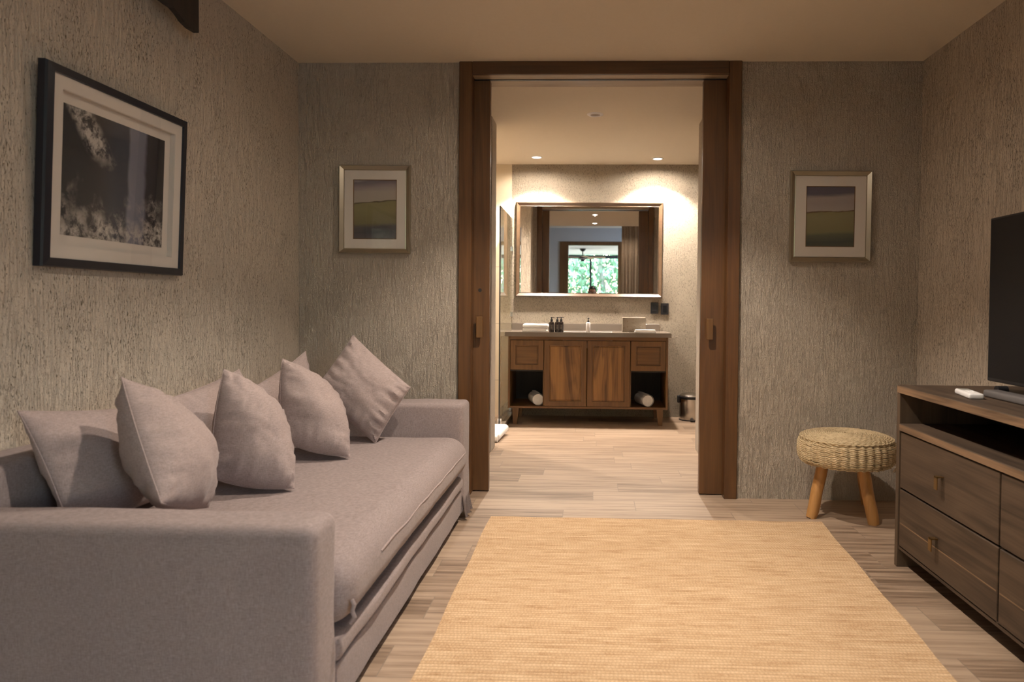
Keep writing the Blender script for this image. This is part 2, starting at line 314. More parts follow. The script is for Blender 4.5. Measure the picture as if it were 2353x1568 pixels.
# ------------------------------------------------------------------ mesh helpers
def BM(): return bmesh.new()
def box(bm, x0, x1, y0, y1, z0, z1, bev=0.0, seg=2, mtx=None):
    r = bmesh.ops.create_cube(bm, size=1.0)
    vs = r['verts']; S = Matrix.Diagonal((abs(x1 - x0), abs(y1 - y0), abs(z1 - z0), 1)); T = Matrix.Translation(((x0 + x1) / 2, (y0 + y1) / 2, (z0 + z1) / 2))
    bmesh.ops.transform(bm, matrix=T @ S, verts=vs)
    if bev > 0:
        es = list({e for v in vs for e in v.link_edges})
        rr = bmesh.ops.bevel(bm, geom=es + list(vs), offset=bev, segments=seg, affect='EDGES', profile=0.5)
        vs = list({v for f in rr['faces'] for v in f.verts} | {v for v in vs if v.is_valid})
    if mtx is not None: bmesh.ops.transform(bm, matrix=mtx, verts=[v for v in vs if v.is_valid])
    return bm
def cyl(bm, p0, p1, r0, r1=None, seg=20, caps=True):
    p0, p1 = Vector(p0), Vector(p1); r1 = r0 if r1 is None else r1; d = p1 - p0
    r = bmesh.ops.create_cone(bm, cap_ends=caps, segments=seg, radius1=r0, radius2=r1, depth=d.length)
    q = d.to_track_quat('Z', 'Y').to_matrix().to_4x4()
    bmesh.ops.transform(bm, matrix=Matrix.Translation((p0 + p1) / 2) @ q, verts=r['verts']); return bm
def lathe(bm, prof, c=(0, 0, 0), seg=28, sx=1, sy=1):
    rings = []
    for (r, z) in prof:
        if r < 1e-6: rings.append([bm.verts.new((c[0], c[1], c[2] + z))])
        else: rings.append([bm.verts.new((c[0] + r * sx * math.cos(2 * math.pi * i / seg), c[1] + r * sy * math.sin(2 * math.pi * i / seg), c[2] + z)) for i in range(seg)])
    for a, b_ in zip(rings, rings[1:]):
        if len(a) == 1 and len(b_) == 1: continue
        for i in range(seg):
            j = (i + 1) % seg
            if len(a) == 1: bm.faces.new((a[0], b_[i], b_[j]))
            elif len(b_) == 1: bm.faces.new((a[i], a[j], b_[0]))
            else: bm.faces.new((a[i], a[j], b_[j], b_[i]))
    return bm
def tube(bm, pts, r, seg=8, closed=False):
    pts = [Vector(p) for p in pts]; n = len(pts); rings = []; up = Vector((0, 0, 1)); last = None
    for i in range(n):
        a = pts[(i - 1) % n] if (closed or i > 0) else pts[i]; c = pts[(i + 1) % n] if (closed or i < n - 1) else pts[i]
        tng = (c - a).normalized()
        ref = last if last is not None else (up if abs(tng.z) < 0.95 else Vector((1, 0, 0)))
        x = (ref - tng * ref.dot(tng)).normalized(); last = x; y = tng.cross(x)
        rr = r[i] if isinstance(r, (list, tuple)) else r
        rings.append([bm.verts.new(pts[i] + (x * math.cos(2 * math.pi * k / seg) + y * math.sin(2 * math.pi * k / seg)) * rr) for k in range(seg)])
    m = n if closed else n - 1
    for i in range(m):
        a, b_ = rings[i], rings[(i + 1) % n]
        for k in range(seg):
            l = (k + 1) % seg; bm.faces.new((a[k], a[l], b_[l], b_[k]))
    if not closed:
        bm.faces.new(list(reversed(rings[0]))); bm.faces.new(rings[-1])
    return bm
def origin_of(p):
    v = Vector((0, 0, 0))
    while p is not None: v = v + p.location; p = p.parent
    return v
def obj(name, bm, m, parent=None, smooth=False, world=True, recalc=True):
    """link a bmesh as ONE mesh; world=True: the bmesh is in world coordinates"""
    if recalc: bmesh.ops.recalc_face_normals(bm, faces=bm.faces)
    if parent is not None and world: bmesh.ops.translate(bm, vec=-origin_of(parent), verts=bm.verts)
    me = D.meshes.new(name); bm.to_mesh(me); bm.free(); me.materials.append(m)
    if smooth:
        for p in me.polygons: p.use_smooth = True
        try: me.set_sharp_from_angle(angle=math.radians(50))
        except Exception: pass
    o = D.objects.new(name, me); COL.objects.link(o)
    if parent is not None: o.parent = parent
    return o
def tag(o, label, cat, group=None):
    o['label'] = label; o['category'] = cat
    if group: o['group'] = group
    return o
def thing(name, label, cat, loc=(0, 0, 0), group=None):
    o = D.objects.new(name, None); o.empty_display_size = 0.05; COL.objects.link(o); o.location = loc
    return tag(o, label, cat, group)
def struct(name, bm, m, parent=None):
    o = obj(name, bm, m, parent)
    if parent is None: o['kind'] = 'structure'
    return o
def recenter(o):
    """move a single-mesh thing's origin to the middle of its base"""
    me = o.data; xs = [v.co for v in me.vertices]
    c = Vector(((min(v.x for v in xs) + max(v.x for v in xs)) / 2, (min(v.y for v in xs) + max(v.y for v in xs)) / 2, min(v.z for v in xs)))
    me.transform(Matrix.Translation(-c)); o.location = o.location + c; return o

# ------------------------------------------------------------------ the room shell
XL, XR, YB, CZ = -1.698, 1.834, 4.03, 2.475
YE = -2.9
b = BM(); box(b, -2.2, 2.2, -8.0, 7.1, -0.12, 0.0); struct('floor', b, M_floor)
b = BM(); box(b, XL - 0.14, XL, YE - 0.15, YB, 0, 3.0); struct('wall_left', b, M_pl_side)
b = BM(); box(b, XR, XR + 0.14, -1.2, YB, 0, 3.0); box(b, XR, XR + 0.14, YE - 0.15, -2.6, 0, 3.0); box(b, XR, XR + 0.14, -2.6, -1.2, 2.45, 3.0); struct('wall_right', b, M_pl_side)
b = BM()
for y0, y1, z0, z1 in ((-2.6, -2.55, 0, 2.45), (-1.25, -1.2, 0, 2.45), (-2.55, -1.25, 2.40, 2.45), (-2.55, -1.25, 0, 0.05)): box(b, XR + 0.04, XR + 0.10, y0, y1, z0, z1)
wf2 = struct('window_unseen', b, M_dark_metal)  # unseen window, added as the guessed source of the cool light
b = BM(); box(b, XR + 0.067, XR + 0.073, -2.55, -1.25, 0.05, 2.40); obj('window_pane', b, M_picglass, wf2)
# front wall of the doorway: two leaves with a pocket for the sliding doors
b = BM()
for x0, x1 in ((XL - 0.14, -0.764), (0.827, XR + 0.14)):
    box(b, x0, x1, YB, 4.085, 0, CZ); box(b, x0, x1, 4.145, 4.19, 0, CZ)
struct('wall_front', b, M_pl_back)
b = BM(); box(b, XL - 0.14, XR + 0.14, 1.5, 4.19, CZ, CZ + 0.5); struct('ceiling', b, M_ceil)
b = BM(); box(b, XL - 0.14, XR + 0.14, YE - 0.15, 1.5, 2.92, 3.06); struct('ceiling', b, M_ceil)
b = BM(); box(b, -2.1, 2.1, 4.19, 7.1, CZ, CZ + 0.15); struct('ceiling', b, M_ceil)
# casing
b = BM()
box(b, -0.766, -0.692, 4.010, 4.088, 0, 2.475, 0.003, 1); struct('trim_1', b, M_door)
b = BM()
box(b, 0.758, 0.829, 4.010, 4.088, 0, 2.475, 0.003, 1); struct('trim_2', b, M_door)
b = BM(); box(b, -0.692, 0.758, 4.010, 4.088, 2.402, 2.475, 0.003, 1); struct('trim_3', b, M_doorx)
b = BM(); box(b, -0.766, -0.692, 4.145, 4.20, 0, 2.475); box(b, 0.758, 0.829, 4.145, 4.20, 0, 2.475); struct('trim_4', b, M_door)
b = BM(); box(b, -0.692, 0.758, 4.030, 4.100, 2.4015, 2.472); box(b, -0.692, 0.758, 4.122, 4.25, 2.404, 2.475); struct('trim_5', b, M_head_in)
b = BM(); box(b, -0.692, 0.758, 4.100, 4.122, 2.3985, 2.43); struct('trim_6', b, M_plastic)
def sliding_door(name, x0, x1, hx, sgn):
    b = BM(); box(b, x0, x1, 4.092, 4.138, 0.006, 2.392, 0.002, 1); d = struct(name, b, M_door)
    h = BM(); box(h, hx - 0.018, hx + 0.018, 4.052, 4.066, 0.905, 1.026, 0.003, 2); box(h, hx + sgn * 0.004 - 0.012, hx + sgn * 0.004 + 0.012, 4.060, 4.094, 0.935, 0.996, 0.002, 1)
    hh = obj('door_handle', h, M_vanf, d); hh['label'] = 'square wooden pull standing off the door'
    k = BM()
    if sgn < 0: lathe(k, [(0, 0), (0.011, 0), (0.011, 0.0006), (0, 0.0006)], (0, 0, 0), 16); bmesh.ops.transform(k, matrix=Matrix.Translation((-0.655, 4.0925, 1.18)) @ Matrix.Rotation(math.pi / 2, 4, 'X'), verts=k.verts); obj('knot', k, M_orn, d)
    else: k.free()
    return d
sliding_door('door_1', -1.45, -0.600, -0.652, -1)
sliding_door('door_2', 0.628, 1.50, 0.674, 1)
# corridor and bathroom
b = BM(); box(b, -2.1, -1.96, 4.19, 5.17, 0, CZ); struct('wall_corridor_left', b, M_pl_back)
b = BM(); box(b, 1.96, 2.1, 4.19, 5.17, 0, CZ); struct('wall_corridor_right', b, M_pl_back)
b = BM(); box(b, -2.1, -0.742, 5.17, 5.40, 0, CZ, 0.006, 2); struct('wall_divider_left', b, M_pl_back)
b = BM(); box(b, 0.795, 2.1, 5.17, 5.40, 0, CZ, 0.006, 2); struct('wall_divider_right', b, M_pl_back)
b = BM(); box(b, -0.80, 2.1, 6.945, 7.09, 0, CZ); struct('wall_bathroom_back', b, M_pl_bath)
b = BM(); box(b, -2.1, -0.80, 6.945, 7.09, 0, CZ); struct('wall_shower_back', b, M_tile)
b = BM(); box(b, -2.1, -1.96, 5.40, 6.945, 0, CZ); struct('wall_bathroom_left', b, M_tile)
b = BM(); box(b, 1.50, 1.62, 5.40, 6.945, 0, CZ); struct('wall_bathroom_right', b, M_pl_bath)
# shower kerb
b = BM(); box(b, -0.86, -0.755, 5.93, 6.944, 0, 0.055, 0.004, 2); struct('trim_7', b, M_quartz)

# rear end of the sitting room, opening, bright room beyond with window (seen in the mirror)
b = BM(); box(b, XL, -0.785, YE - 0.12, YE, 0, 2.92); box(b, 0.80, XR, YE - 0.12, YE, 0, 2.92); box(b, -0.785, 0.80, YE - 0.12, YE, 2.59, 2.92); struct('wall_rear', b, M_grey_wall)
b = BM(); box(b, -0.785, -0.577, YE - 0.14, YE + 0.02, 0, 2.59, 0.003, 1); box(b, 0.60, 0.80, YE - 0.14, YE + 0.02, 0, 2.59, 0.003, 1); box(b, -0.577, 0.60, YE - 0.14, YE + 0.02, 2.51, 2.59, 0.003, 1); struct('trim_8', b, M_door)
b = BM(); box(b, -2.2, -2.06, -7.62, YE - 0.12, 0, 2.75); struct('wall_bedroom_left', b, M_white)
b = BM(); box(b, 2.06, 2.2, -7.62, YE - 0.12, 0, 2.75); struct('wall_bedroom_right', b, M_white)
b = BM(); box(b, -2.2, 2.2, -7.62, YE - 0.14, 2.62, 2.75); struct('ceiling', b, M_white)
b = BM()
for x in (-2.03, -0.06, 2.03): box(b, x - 0.03, x + 0.03, -7.56, -7.50, 0, 2.52)
box(b, -2.06, 2.06, -7.57, -7.49, 2.50, 2.60); box(b, -2.06, 2.06, -7.56, -7.50, 0, 0.06)
wf = struct('window_1', b, M_dark_metal)
b = BM(); box(b, -2.0, -0.09, -7.535, -7.529, 0.06, 2.50); obj('window_pane', b, M_picglass, wf)
b = BM(); box(b, -0.03, 2.0, -7.535, -7.529, 0.06, 2.50); obj('window_pane', b, M_picglass, wf)

# downlights
def downlight(x, y, label, r=0.052, grp=None, cz=2.475):
    CZ = cz
    t = thing('downlight', label, 'ceiling light', (x, y, CZ), grp)
    b = BM(); lathe(b, [(r - 0.012, -0.001), (r - 0.010, -0.006), (r, -0.005), (r + 0.002, 0.0)], (x, y, CZ), 32); obj('trim_ring', b, M_whitep, t, True)
    b = BM(); lathe(b, [(0, -0.0015), (r - 0.0115, -0.0015)], (x, y, CZ), 32); obj('bulb', b, M_glow, t)
downlight(-0.53, 6.60, 'lit round downlight above the left end of the bathroom mirror')
downlight(0.60, 6.66, 'lit round downlight above the right end of the bathroom mirror')
downlight(-1.40, 6.05, 'lit round downlight over the shower behind the glass panel')
downlight(0.03, 3.07, 'lit downlight just inside the doorway, upper one reflected in mirror')
downlight(0.75, -0.35, 'added unseen downlight on the raised rear ceiling, brightening the tan curtain', cz=2.92)  # fixture made up for the added rear fill spot
downlight(0.03, 1.95, 'lit downlight over the rug, lower one reflected in mirror')
t = thing('ceiling_speaker', 'round white unlit ceiling fitting with grey grille before the mirror wall', 'ceiling fitting', (0.01, 5.127, CZ))
b = BM(); lathe(b, [(0.036, -0.003), (0.040, -0.008), (0.056, -0.005), (0.060, 0)], (0.01, 5.127, CZ), 36); obj('ring', b, M_whitep, t, True)
b = BM(); lathe(b, [(0, -0.002), (0.036, -0.002)], (0.01, 5.127, CZ), 36); obj('grille', b, plain('grille_grey', (0.32, 0.27, 0.24), 0.7), t)

# ------------------------------------------------------------------ cushions
def pillow_mesh(c, T, seed, pinch=0.05, wr=0.006, bulge_bias=0.0, n=44):
    """c: four corner points TL,TR,BR,BL; puffed both sides of the bilinear patch"""
    TL, TR, BR, BL = [Vector(p) for p in c]
    nrm = ((TR - BL).cross(TL - BR)).normalized()
    U = ((TR - TL) + (BR - BL)) * 0.25; V = ((TL - BL) + (TR - BR)) * 0.25
    def P(u, v, s):
        cu = u * (1 - pinch * (1 - v * v)); cv = v * (1 - pinch * (1 - u * u))
        # keep the corners as small ears
        a = (1 - cu) / 2; bb = (1 - cv) / 2
        p = (TL * (1 - a) if False else TR * (1 - a) * (1 - bb) + TL * a * (1 - bb) + BR * (1 - a) * bb + BL * a * bb)
        e = max(0.0, (1 - u ** 2)) ** 0.55 * max(0.0, (1 - v ** 2)) ** 0.55
        h = T * e
        q = Vector((u * 2.1 + seed * 3.7, v * 2.1 - seed * 1.3, s * 5.0 + seed))
        lump = noise.noise(q * 0.9) * 0.16 * T * e
        # puckers running in from the edges
        m1 = max(abs(u), abs(v)); ed = max(0, (m1 - 0.45) / 0.55)
        along = v if abs(u) > abs(v) else u
        sgn = (1 if (u if abs(u) > abs(v) else v) > 0 else -1)
        pk = noise.noise(Vector((along * 7.5 + seed * 9.1, sgn * 3.0 + (2 if abs(u) > abs(v) else 0), s * 2.0 + m1 * 0.7)))
        wrk = pk * wr * 2.2 * ed * min(1, (1 - m1) * 7)
        cr = noise.noise(Vector((u * 1.5 + v * 4.2 + seed, u * 4.0 - v * 1.2, seed * 2.0)))
        wrk += (1 - min(1, abs(cr) * 7)) * wr * 0.55 * e ** 0.5 * (1 if noise.noise(q * 0.8 + Vector((5, 5, 5))) > 0 else 0)
        return p + nrm * s * (h + lump + wrk + T * bulge_bias * e)
    bm = BM(); g = {}
    for s in (1, -1):
        for i in range(n + 1):
            for j in range(n + 1):
                u = math.sin((-1 + 2 * i / n) * math.pi / 2); v = math.sin((-1 + 2 * j / n) * math.pi / 2)
                border = i in (0, n) or j in (0, n)
                if border and s == -1: g[(s, i, j)] = g[(1, i, j)]
                else: g[(s, i, j)] = bm.verts.new(P(u, v, s))
        for i in range(n):
            for j in range(n):
                q = [g[(s, i, j)], g[(s, i + 1, j)], g[(s, i + 1, j + 1)], g[(s, i, j + 1)]]
                bm.faces.new(q if s == 1 else q[::-1])
    rim = []
    for i in range(n): rim.append(g[(1, i, 0)].co.copy())
    for j in range(n): rim.append(g[(1, n, j)].co.copy())
    for i in range(n, 0, -1): rim.append(g[(1, i, n)].co.copy())
    for j in range(n, 0, -1): rim.append(g[(1, 0, j)].co.copy())
    return bm, rim
def pillow(name, label, c, T, seed, grp, **kw):
    bm, rim = pillow_mesh(c, T, seed, **kw)
    base = Vector((sum(p[0] for p in c) / 4, sum(p[1] for p in c) / 4, min(p[2] for p in c)))
    t = thing(name, label, 'cushion', base, grp)
    obj('cover', bm, M_pil, t, True)
    b = BM(); tube(b, rim[::1], 0.0022, 6, closed=True); obj('seam', b, M_pil, t, True)
    return t
G1 = 'scatter cushions leaning along the sofa'; G2 = 'large back cushions against the pitted wall'
pillow('scatter_cushion', 'pointed taupe cushion nearest the camera, leaning on the near sofa arm', [(-1.310, 1.92, 0.888), (-1.285, 2.20, 0.695), (-1.175, 2.12, 0.468), (-1.118, 1.79, 0.575)], 0.103, 1, G1, wr=0.009, pinch=-0.06)
pillow('scatter_cushion', 'taupe cushion standing second from the near sofa arm', [(-1.285, 2.42, 0.864), (-1.190, 2.66, 0.690), (-1.038, 2.42, 0.450), (-1.292, 2.35, 0.500)], 0.116, 2, G1, wr=0.009, pinch=-0.09)
pillow('scatter_cushion', 'taupe cushion standing third from near arm, before the diamond-shaped one', [(-1.300, 2.92, 0.862), (-1.155, 3.16, 0.690), (-1.018, 2.93, 0.450), (-1.275, 2.87, 0.525)], 0.104, 3, G1, wr=0.008, pinch=-0.09)
pillow('scatter_cushion', 'taupe cushion turned as a diamond, resting against the far sofa arm', [(-1.175, 3.43, 0.941), (-0.872, 3.36, 0.695), (-1.020, 3.29, 0.436), (-1.330, 3.30, 0.672)], 0.088, 4, G1, wr=0.011, pinch=0.03)
pillow('back_cushion', 'large sagging back cushion at the near end of the sofa', [(-1.490, 1.780, 0.812), (-1.50, 2.34, 0.745), (-1.40, 2.34, 0.455), (-1.41, 1.86, 0.455)], 0.085, 5, G2)
pillow('back_cushion', 'large back cushion in the middle, half behind the scatter cushions', [(-1.475, 2.40, 0.760), (-1.49, 2.93, 0.815), (-1.38, 2.94, 0.455), (-1.38, 2.44, 0.455)], 0.085, 6, G2)
pillow('back_cushion', 'large back cushion in the far corner with its tip showing', [(-1.47, 3.02, 0.730), (-1.42, 3.45, 0.858), (-1.36, 3.45, 0.455), (-1.37, 3.03, 0.455)], 0.080, 7, G2)

# ------------------------------------------------------------------ sofa
def soft_box(x0, x1, y0, y1, z0, z1, bev, seg=5, sub=0, amp=0.0, seed=0.0, bulge=None, cell=0.05):
    """box made of a fine grid pushed into a rounded, slightly uneven upholstered shape"""
    nx, ny, nz = [max(4, int(abs(d) / cell)) for d in (x1 - x0, y1 - y0, z1 - z0)]
    bm = BM(); vm = {}
    def dens(n, L):
        # finer near the ends so that the roundings read
        out = [0.0]; k = [bev * (1 - math.cos(a * math.pi / 12)) for a in range(1, 7)]
        out += k; m = max(2, n); out += [bev + (L - 2 * bev) * i / m for i in range(1, m)]
        out += [L - v for v in reversed(k)] + [L]; return sorted(set(round(v, 6) for v in out))
    XS, YS, ZS = dens(nx, x1 - x0), dens(ny, y1 - y0), dens(nz, z1 - z0)
    def vert(i, j, k):
        key = (i, j, k)
        if key in vm: return vm[key]
        p = Vector((x0 + XS[i], y0 + YS[j], z0 + ZS[k]))
        c = Vector((min(max(p.x, x0 + bev), x1 - bev), min(max(p.y, y0 + bev), y1 - bev), min(max(p.z, z0 + bev), z1 - bev)))
        d = p - c
        if d.length > 1e-9: p = c + d.normalized() * bev; nn = d.normalized()
        else: nn = Vector((0, 0, 1))
        if bulge:
            p = bulge(p, nn)
        if amp: p += nn * (noise.noise(Vector((p.x * 6, p.y * 6, p.z * 9)) + Vector((seed, 0, 0))) * amp + noise.noise(Vector((p.x * 16, p.y * 16, p.z * 16)) + Vector((0, seed, 0))) * amp * 0.12)
        vm[key] = bm.verts.new(p); return vm[key]
    A, B_, C_ = len(XS) - 1, len(YS) - 1, len(ZS) - 1
    for i in range(A):
        for j in range(B_):
            for k in (0, C_): bm.faces.new([vert(i, j, k), vert(i + 1, j, k), vert(i + 1, j + 1, k), vert(i, j + 1, k)])
    for i in range(A):
        for k in range(C_):
            for j in (0, B_): bm.faces.new([vert(i, j, k), vert(i + 1, j, k), vert(i + 1, j, k + 1), vert(i, j, k + 1)])
    for j in range(B_):
        for k in range(C_):
            for i in (0, A): bm.faces.new([vert(i, j, k), vert(i, j + 1, k), vert(i, j + 1, k + 1), vert(i, j, k + 1)])
    return bm
sofa = thing('sofa', 'long taupe linen sofa along the left wall with low square arms', 'sofa', (-1.16, 2.67, 0))
XF = -0.645
obj('arm', soft_box(XL + 0.012, XF, 1.615, 1.770, 0.03, 0.572, 0.030, amp=0.004, seed=1.0), M_sofa, sofa, True)
obj('arm', soft_box(XL + 0.012, XF, 3.520, 3.715, 0.03, 0.596, 0.026, amp=0.003, seed=2.0), M_sofa, sofa, True)
obj('backrest', soft_box(XL + 0.006, -1.545, 1.772, 3.518, 0.03, 0.672, 0.024, amp=0.003, seed=3.0), M_sofa, sofa, True)
def mb(p, nn):
    # front of the mattress bellies out and its top dips a little
    t_ = max(0, (p.x + 1.0) / 0.38)
    p = p.copy(); 
    if nn.x > 0.3: p.x += 0.016 * math.sin(math.pi * min(1, max(0, (p.z - 0.245) / 0.19))) + 0.0022 * noise.noise(Vector((p.y * 38 + p.z * 20, 0, 3))) * max(0, min(1, (0.38 - p.z) * 14))
    return p
sm = obj('seat_mattress', soft_box(-1.545, -0.632, 1.774, 3.516, 0.243, 0.437, 0.075, amp=0.0025, seed=4.0, bulge=mb, cell=0.02), M_sofa, sofa, True)
b = BM()
tube(b, [(-0.6185 + 0.001 * math.sin(i * 0.6), 2.05 + i * 1.40 / 60, 0.366 + 0.006 * noise.noise(Vector((i * 0.12, 1, 0)))) for i in range(61)], 0.0035, 8)
obj('piping', b, M_pil, sm, True)
def sb(p, nn):
    p = p.copy()
    if nn.x > 0.3: p.x += 0.004 * noise.noise(Vector((p.y * 2, 2, 0)))
    if nn.z > 0.3: p.z += 0.010 * noise.noise(Vector((p.y * 2.5, 7, 0)))
    return p
obj('pull_out_cushion', soft_box(-1.545, -0.640, 1.774, 3.516, 0.168, 0.226, 0.022, amp=0.004, seed=5.0, bulge=sb), M_sofa, sofa, True)
obj('base_panel', soft_box(-1.545, -0.652, 1.774, 3.516, 0.035, 0.160, 0.010, amp=0.003, seed=6.0), M_sofa, sofa, True)
b = BM()   # slip-cover flap kicking out at the foot of the far arm
pts = []
for i in range(13):
    y = 3.52 + 0.19 * i / 12; pts.append((bm_x := XF + 0.012 + 0.010 * math.sin(i * 1.4), y))
vv = [[b.verts.new((XF - 0.004 + (x - XF + 0.006) * k_s, y, 0.13 - 0.11 * k_s)) for (x, y) in pts] for k_s in (0, 0.35, 0.7, 1.0)]
for r0, r1 in zip(vv, vv[1:]):
    for a, c_ in zip(range(12), range(1, 13)): b.faces.new((r0[a], r0[c_], r1[c_], r1[a]))
bmesh.ops.solidify(b, geom=b.faces[:], thickness=0.006)
obj('skirt_flap', b, M_sofa, sofa, True)
for x, y in ((-1.6, 1.68), (-0.72, 1.68), (-1.6, 3.62), (-0.72, 3.62)):
    b = BM(); cyl(b, (x, y, 0), (x, y, 0.035), 0.025, 0.025, 14); obj('foot', b, M_plastic, sofa)
b = BM(); tube(b, [(-0.618, 1.792, 0.33), (-0.610, 1.79, 0.318), (-0.616, 1.792, 0.30), (-0.609, 1.79, 0.285), (-0.62, 1.79, 0.27)], 0.006, 8); obj('corner_tie', b, M_sofa, sofa, True)

# ------------------------------------------------------------------ rug
b = BM()
ny, nx = 60, 30
def rx(y, s): return (-0.513 + 0.003 * math.sin(y * 9)) if s == 0 else (1.168 - 0.062 * (3.58 - y) + 0.003 * math.sin(y * 11))
top = [[b.verts.new((rx(y, 0) + (rx(y, 1) - rx(y, 0)) * i / nx, y + (0.004 * math.sin(i * 0.9) if j in (0, ny) else 0), 0.010 + 0.0012 * noise.noise(Vector((i * 0.4, j * 0.5, 0))))) for i in range(nx + 1)] for j in range(ny + 1) for y in [0.75 + 2.83 * j / ny]]
fs = [b.faces.new((top[j][i], top[j][i + 1], top[j + 1][i + 1], top[j + 1][i])) for j in range(ny) for i in range(nx)]
r = bmesh.ops.extrude_face_region(b, geom=fs)
for v in [g for g in r['geom'] if isinstance(g, bmesh.types.BMVert)]: v.co.z = 0.0012
rug = obj('rug', b, M_rug, None, False); tag(rug, 'straw coloured woven jute rug in the middle of the floor', 'rug')

# ------------------------------------------------------------------ pictures
def frame_ring(bm, w_, h_, f, d0, d1, prof='flat'):
    """mitred moulding in local XZ plane, facing -Y; outer w_ x h_, width f, wall side y=0, front y=-d1 (outer) / -d0 (inner)"""
    def rect(a, c): return [(-a, -c), (a, -c), (a, c), (-a, c)]
    W2, H2 = w_ / 2, h_ / 2
    rings = [(rect(W2, H2), 0), (rect(W2, H2), -d0 * 0.75), (rect(W2 - 0.003, H2 - 0.003), -d0)]
    if prof == 'bevel': rings += [(rect(W2 - f * 0.2, H2 - f * 0.2), -d1), (rect(W2 - f * 0.85, H2 - f * 0.85), -d0 * 0.55), (rect(W2 - f, H2 - f), -d0 * 0.6)]
    else: rings += [(rect(W2 - f + 0.003, H2 - f + 0.003), -d1)]
    rings += [(rect(W2 - f, H2 - f), -0.004)]
    vs = [[bm.verts.new((x, y, z)) for (x, z) in r_] for (r_, y) in rings]
    for a, c in zip(vs, vs[1:]):
        for i in range(4):
            j = (i + 1) % 4; bm.faces.new((a[i], a[j], c[j], c[i]))
    return bm
def ring_plate(bm, w_, h_, iw, ih, y, th):
    for (x0, x1, z0, z1) in ((-w_ / 2, -iw / 2, -h_ / 2, h_ / 2), (iw / 2, w_ / 2, -h_ / 2, h_ / 2), (-iw / 2, iw / 2, ih / 2, h_ / 2), (-iw / 2, iw / 2, -h_ / 2, -ih / 2)):
        box(bm, x0, x1, y, y + th, z0, z1)
    return bm
def small_picture(x, z, w_, h_, iw, ih, art, label):
    t = thing('framed_picture', label, 'picture', (x, YB - 0.004, z))
    b = BM(); frame_ring(b, w_, h_, 0.030, 0.020, 0.026, 'bevel'); obj('frame', b, M_silver, t, world=False)
    b = BM(); ring_plate(b, w_ - 0.055, h_ - 0.055, iw, ih, -0.010, 0.0025); obj('mat_board', b, M_matb, t, world=False)
    b = BM(); ring_plate(b, iw + 0.001, ih + 0.001, iw - 0.008, ih - 0.008, -0.0085, 0.002); obj('inner_mat', b, M_vanf, t, world=False)
    b = BM(); box(b, -iw / 2 - 0.004, iw / 2 + 0.004, -0.0065, -0.005, -ih / 2 - 0.004, ih / 2 + 0.004); obj('painting', b, art, t, world=False)
    b = BM(); box(b, -w_ / 2 + 0.029, w_ / 2 - 0.029, -0.0128, -0.0112, -h_ / 2 + 0.029, h_ / 2 - 0.029); obj('glass', b, M_picglass, t, world=False)
    b = BM(); box(b, -w_ / 2 + 0.01, w_ / 2 - 0.01, -0.004, 0.003, -h_ / 2 + 0.01, h_ / 2 - 0.01); obj('backing', b, M_plastic, t, world=False)
    t.rotation_euler = (0, math.radians(0.25), 0)
    return t
small_picture(-1.250, 1.637, 0.412, 0.505, 0.252, 0.340, M_art_l, 'small silver framed field painting on the wall left of the doorway')
small_picture(1.332, 1.606, 0.452, 0.512, 0.272, 0.340, M_art_r, 'small silver framed meadow painting on the wall right of the doorway')
# big picture on the left wall: built facing -Y, turned to face +X, top leaning out
PW, PH = 0.736, 0.625
t = thing('framed_artwork', 'large black framed abstract ink artwork above the sofa', 'picture', (XL + 0.006, 2.455, 1.518))
R = Matrix.Rotation(math.radians(90), 4, 'Z')
def turned(b): bmesh.ops.transform(b, matrix=R, verts=b.verts); return b
b = BM(); frame_ring(b, PW, PH, 0.031, 0.030, 0.032); obj('frame', turned(b), M_black, t, world=False)
b = BM(); ring_plate(b, PW - 0.056, PH - 0.056, 0.591, 0.486, -0.0245, 0.003); obj('mat_board', turned(b), M_matb, t, world=False)
b = BM(); ring_plate(b, 0.594, 0.489, 0.588, 0.483, -0.0222, 0.0175); obj('mat_wall', turned(b), M_matb, t, world=False)
b = BM(); box(b, -PW / 2 + 0.02, PW / 2 - 0.02, -0.0050, -0.0035, -PH / 2 + 0.02, PH / 2 - 0.02); obj('backing_board', turned(b), M_matb, t, world=False)
b = BM(); box(b, -0.268, 0.258, -0.0060, -0.0050, -0.208, 0.208); obj('artwork_sheet', turned(b), M_art, t, world=False)
b = BM(); box(b, -PW / 2 + 0.030, PW / 2 - 0.030, -0.0272, -0.0260, -PH / 2 + 0.030, PH / 2 - 0.030); obj('glass', turned(b), M_picglass, t, world=False)
t.location.x = XL + 0.0135; t.rotation_euler = (0, math.radians(2.2), 0)

# dark wooden ornament on the left wall, only its pointed foot shows
b = BM()
prof = [(2.836, 2.190), (2.836, 2.44), (2.47, 2.44), (2.52, 2.30), (2.572, 2.249), (2.598, 2.220), (2.633, 2.219), (2.666, 2.220), (2.700, 2.211), (2.738, 2.194), (2.783, 2.187)]
f0 = [b.verts.new((XL + 0.095, y, z)) for y, z in prof]; f1 = [b.verts.new((XL + 0.072, y, z)) for y, z in prof]
b.faces.new(f0); b.faces.new(f1[::-1])
for i in range(len(prof)): b.faces.new((f0[i], f1[i], f1[(i + 1) % len(prof)], f0[(i + 1) % len(prof)]))
orn = thing('wall_ornament', 'dark pointed wooden carving high on left wall, cut by the photo top', 'wall ornament', (XL + 0.03, 2.75, 2.2))
obj('carved_board', b, M_orn, orn)
for y in (2.65, 2.85):
    b = BM(); cyl(b, (XL, y, 2.38), (XL + 0.074, y, 2.38), 0.008); obj('wall_bracket', b, M_plastic, orn)

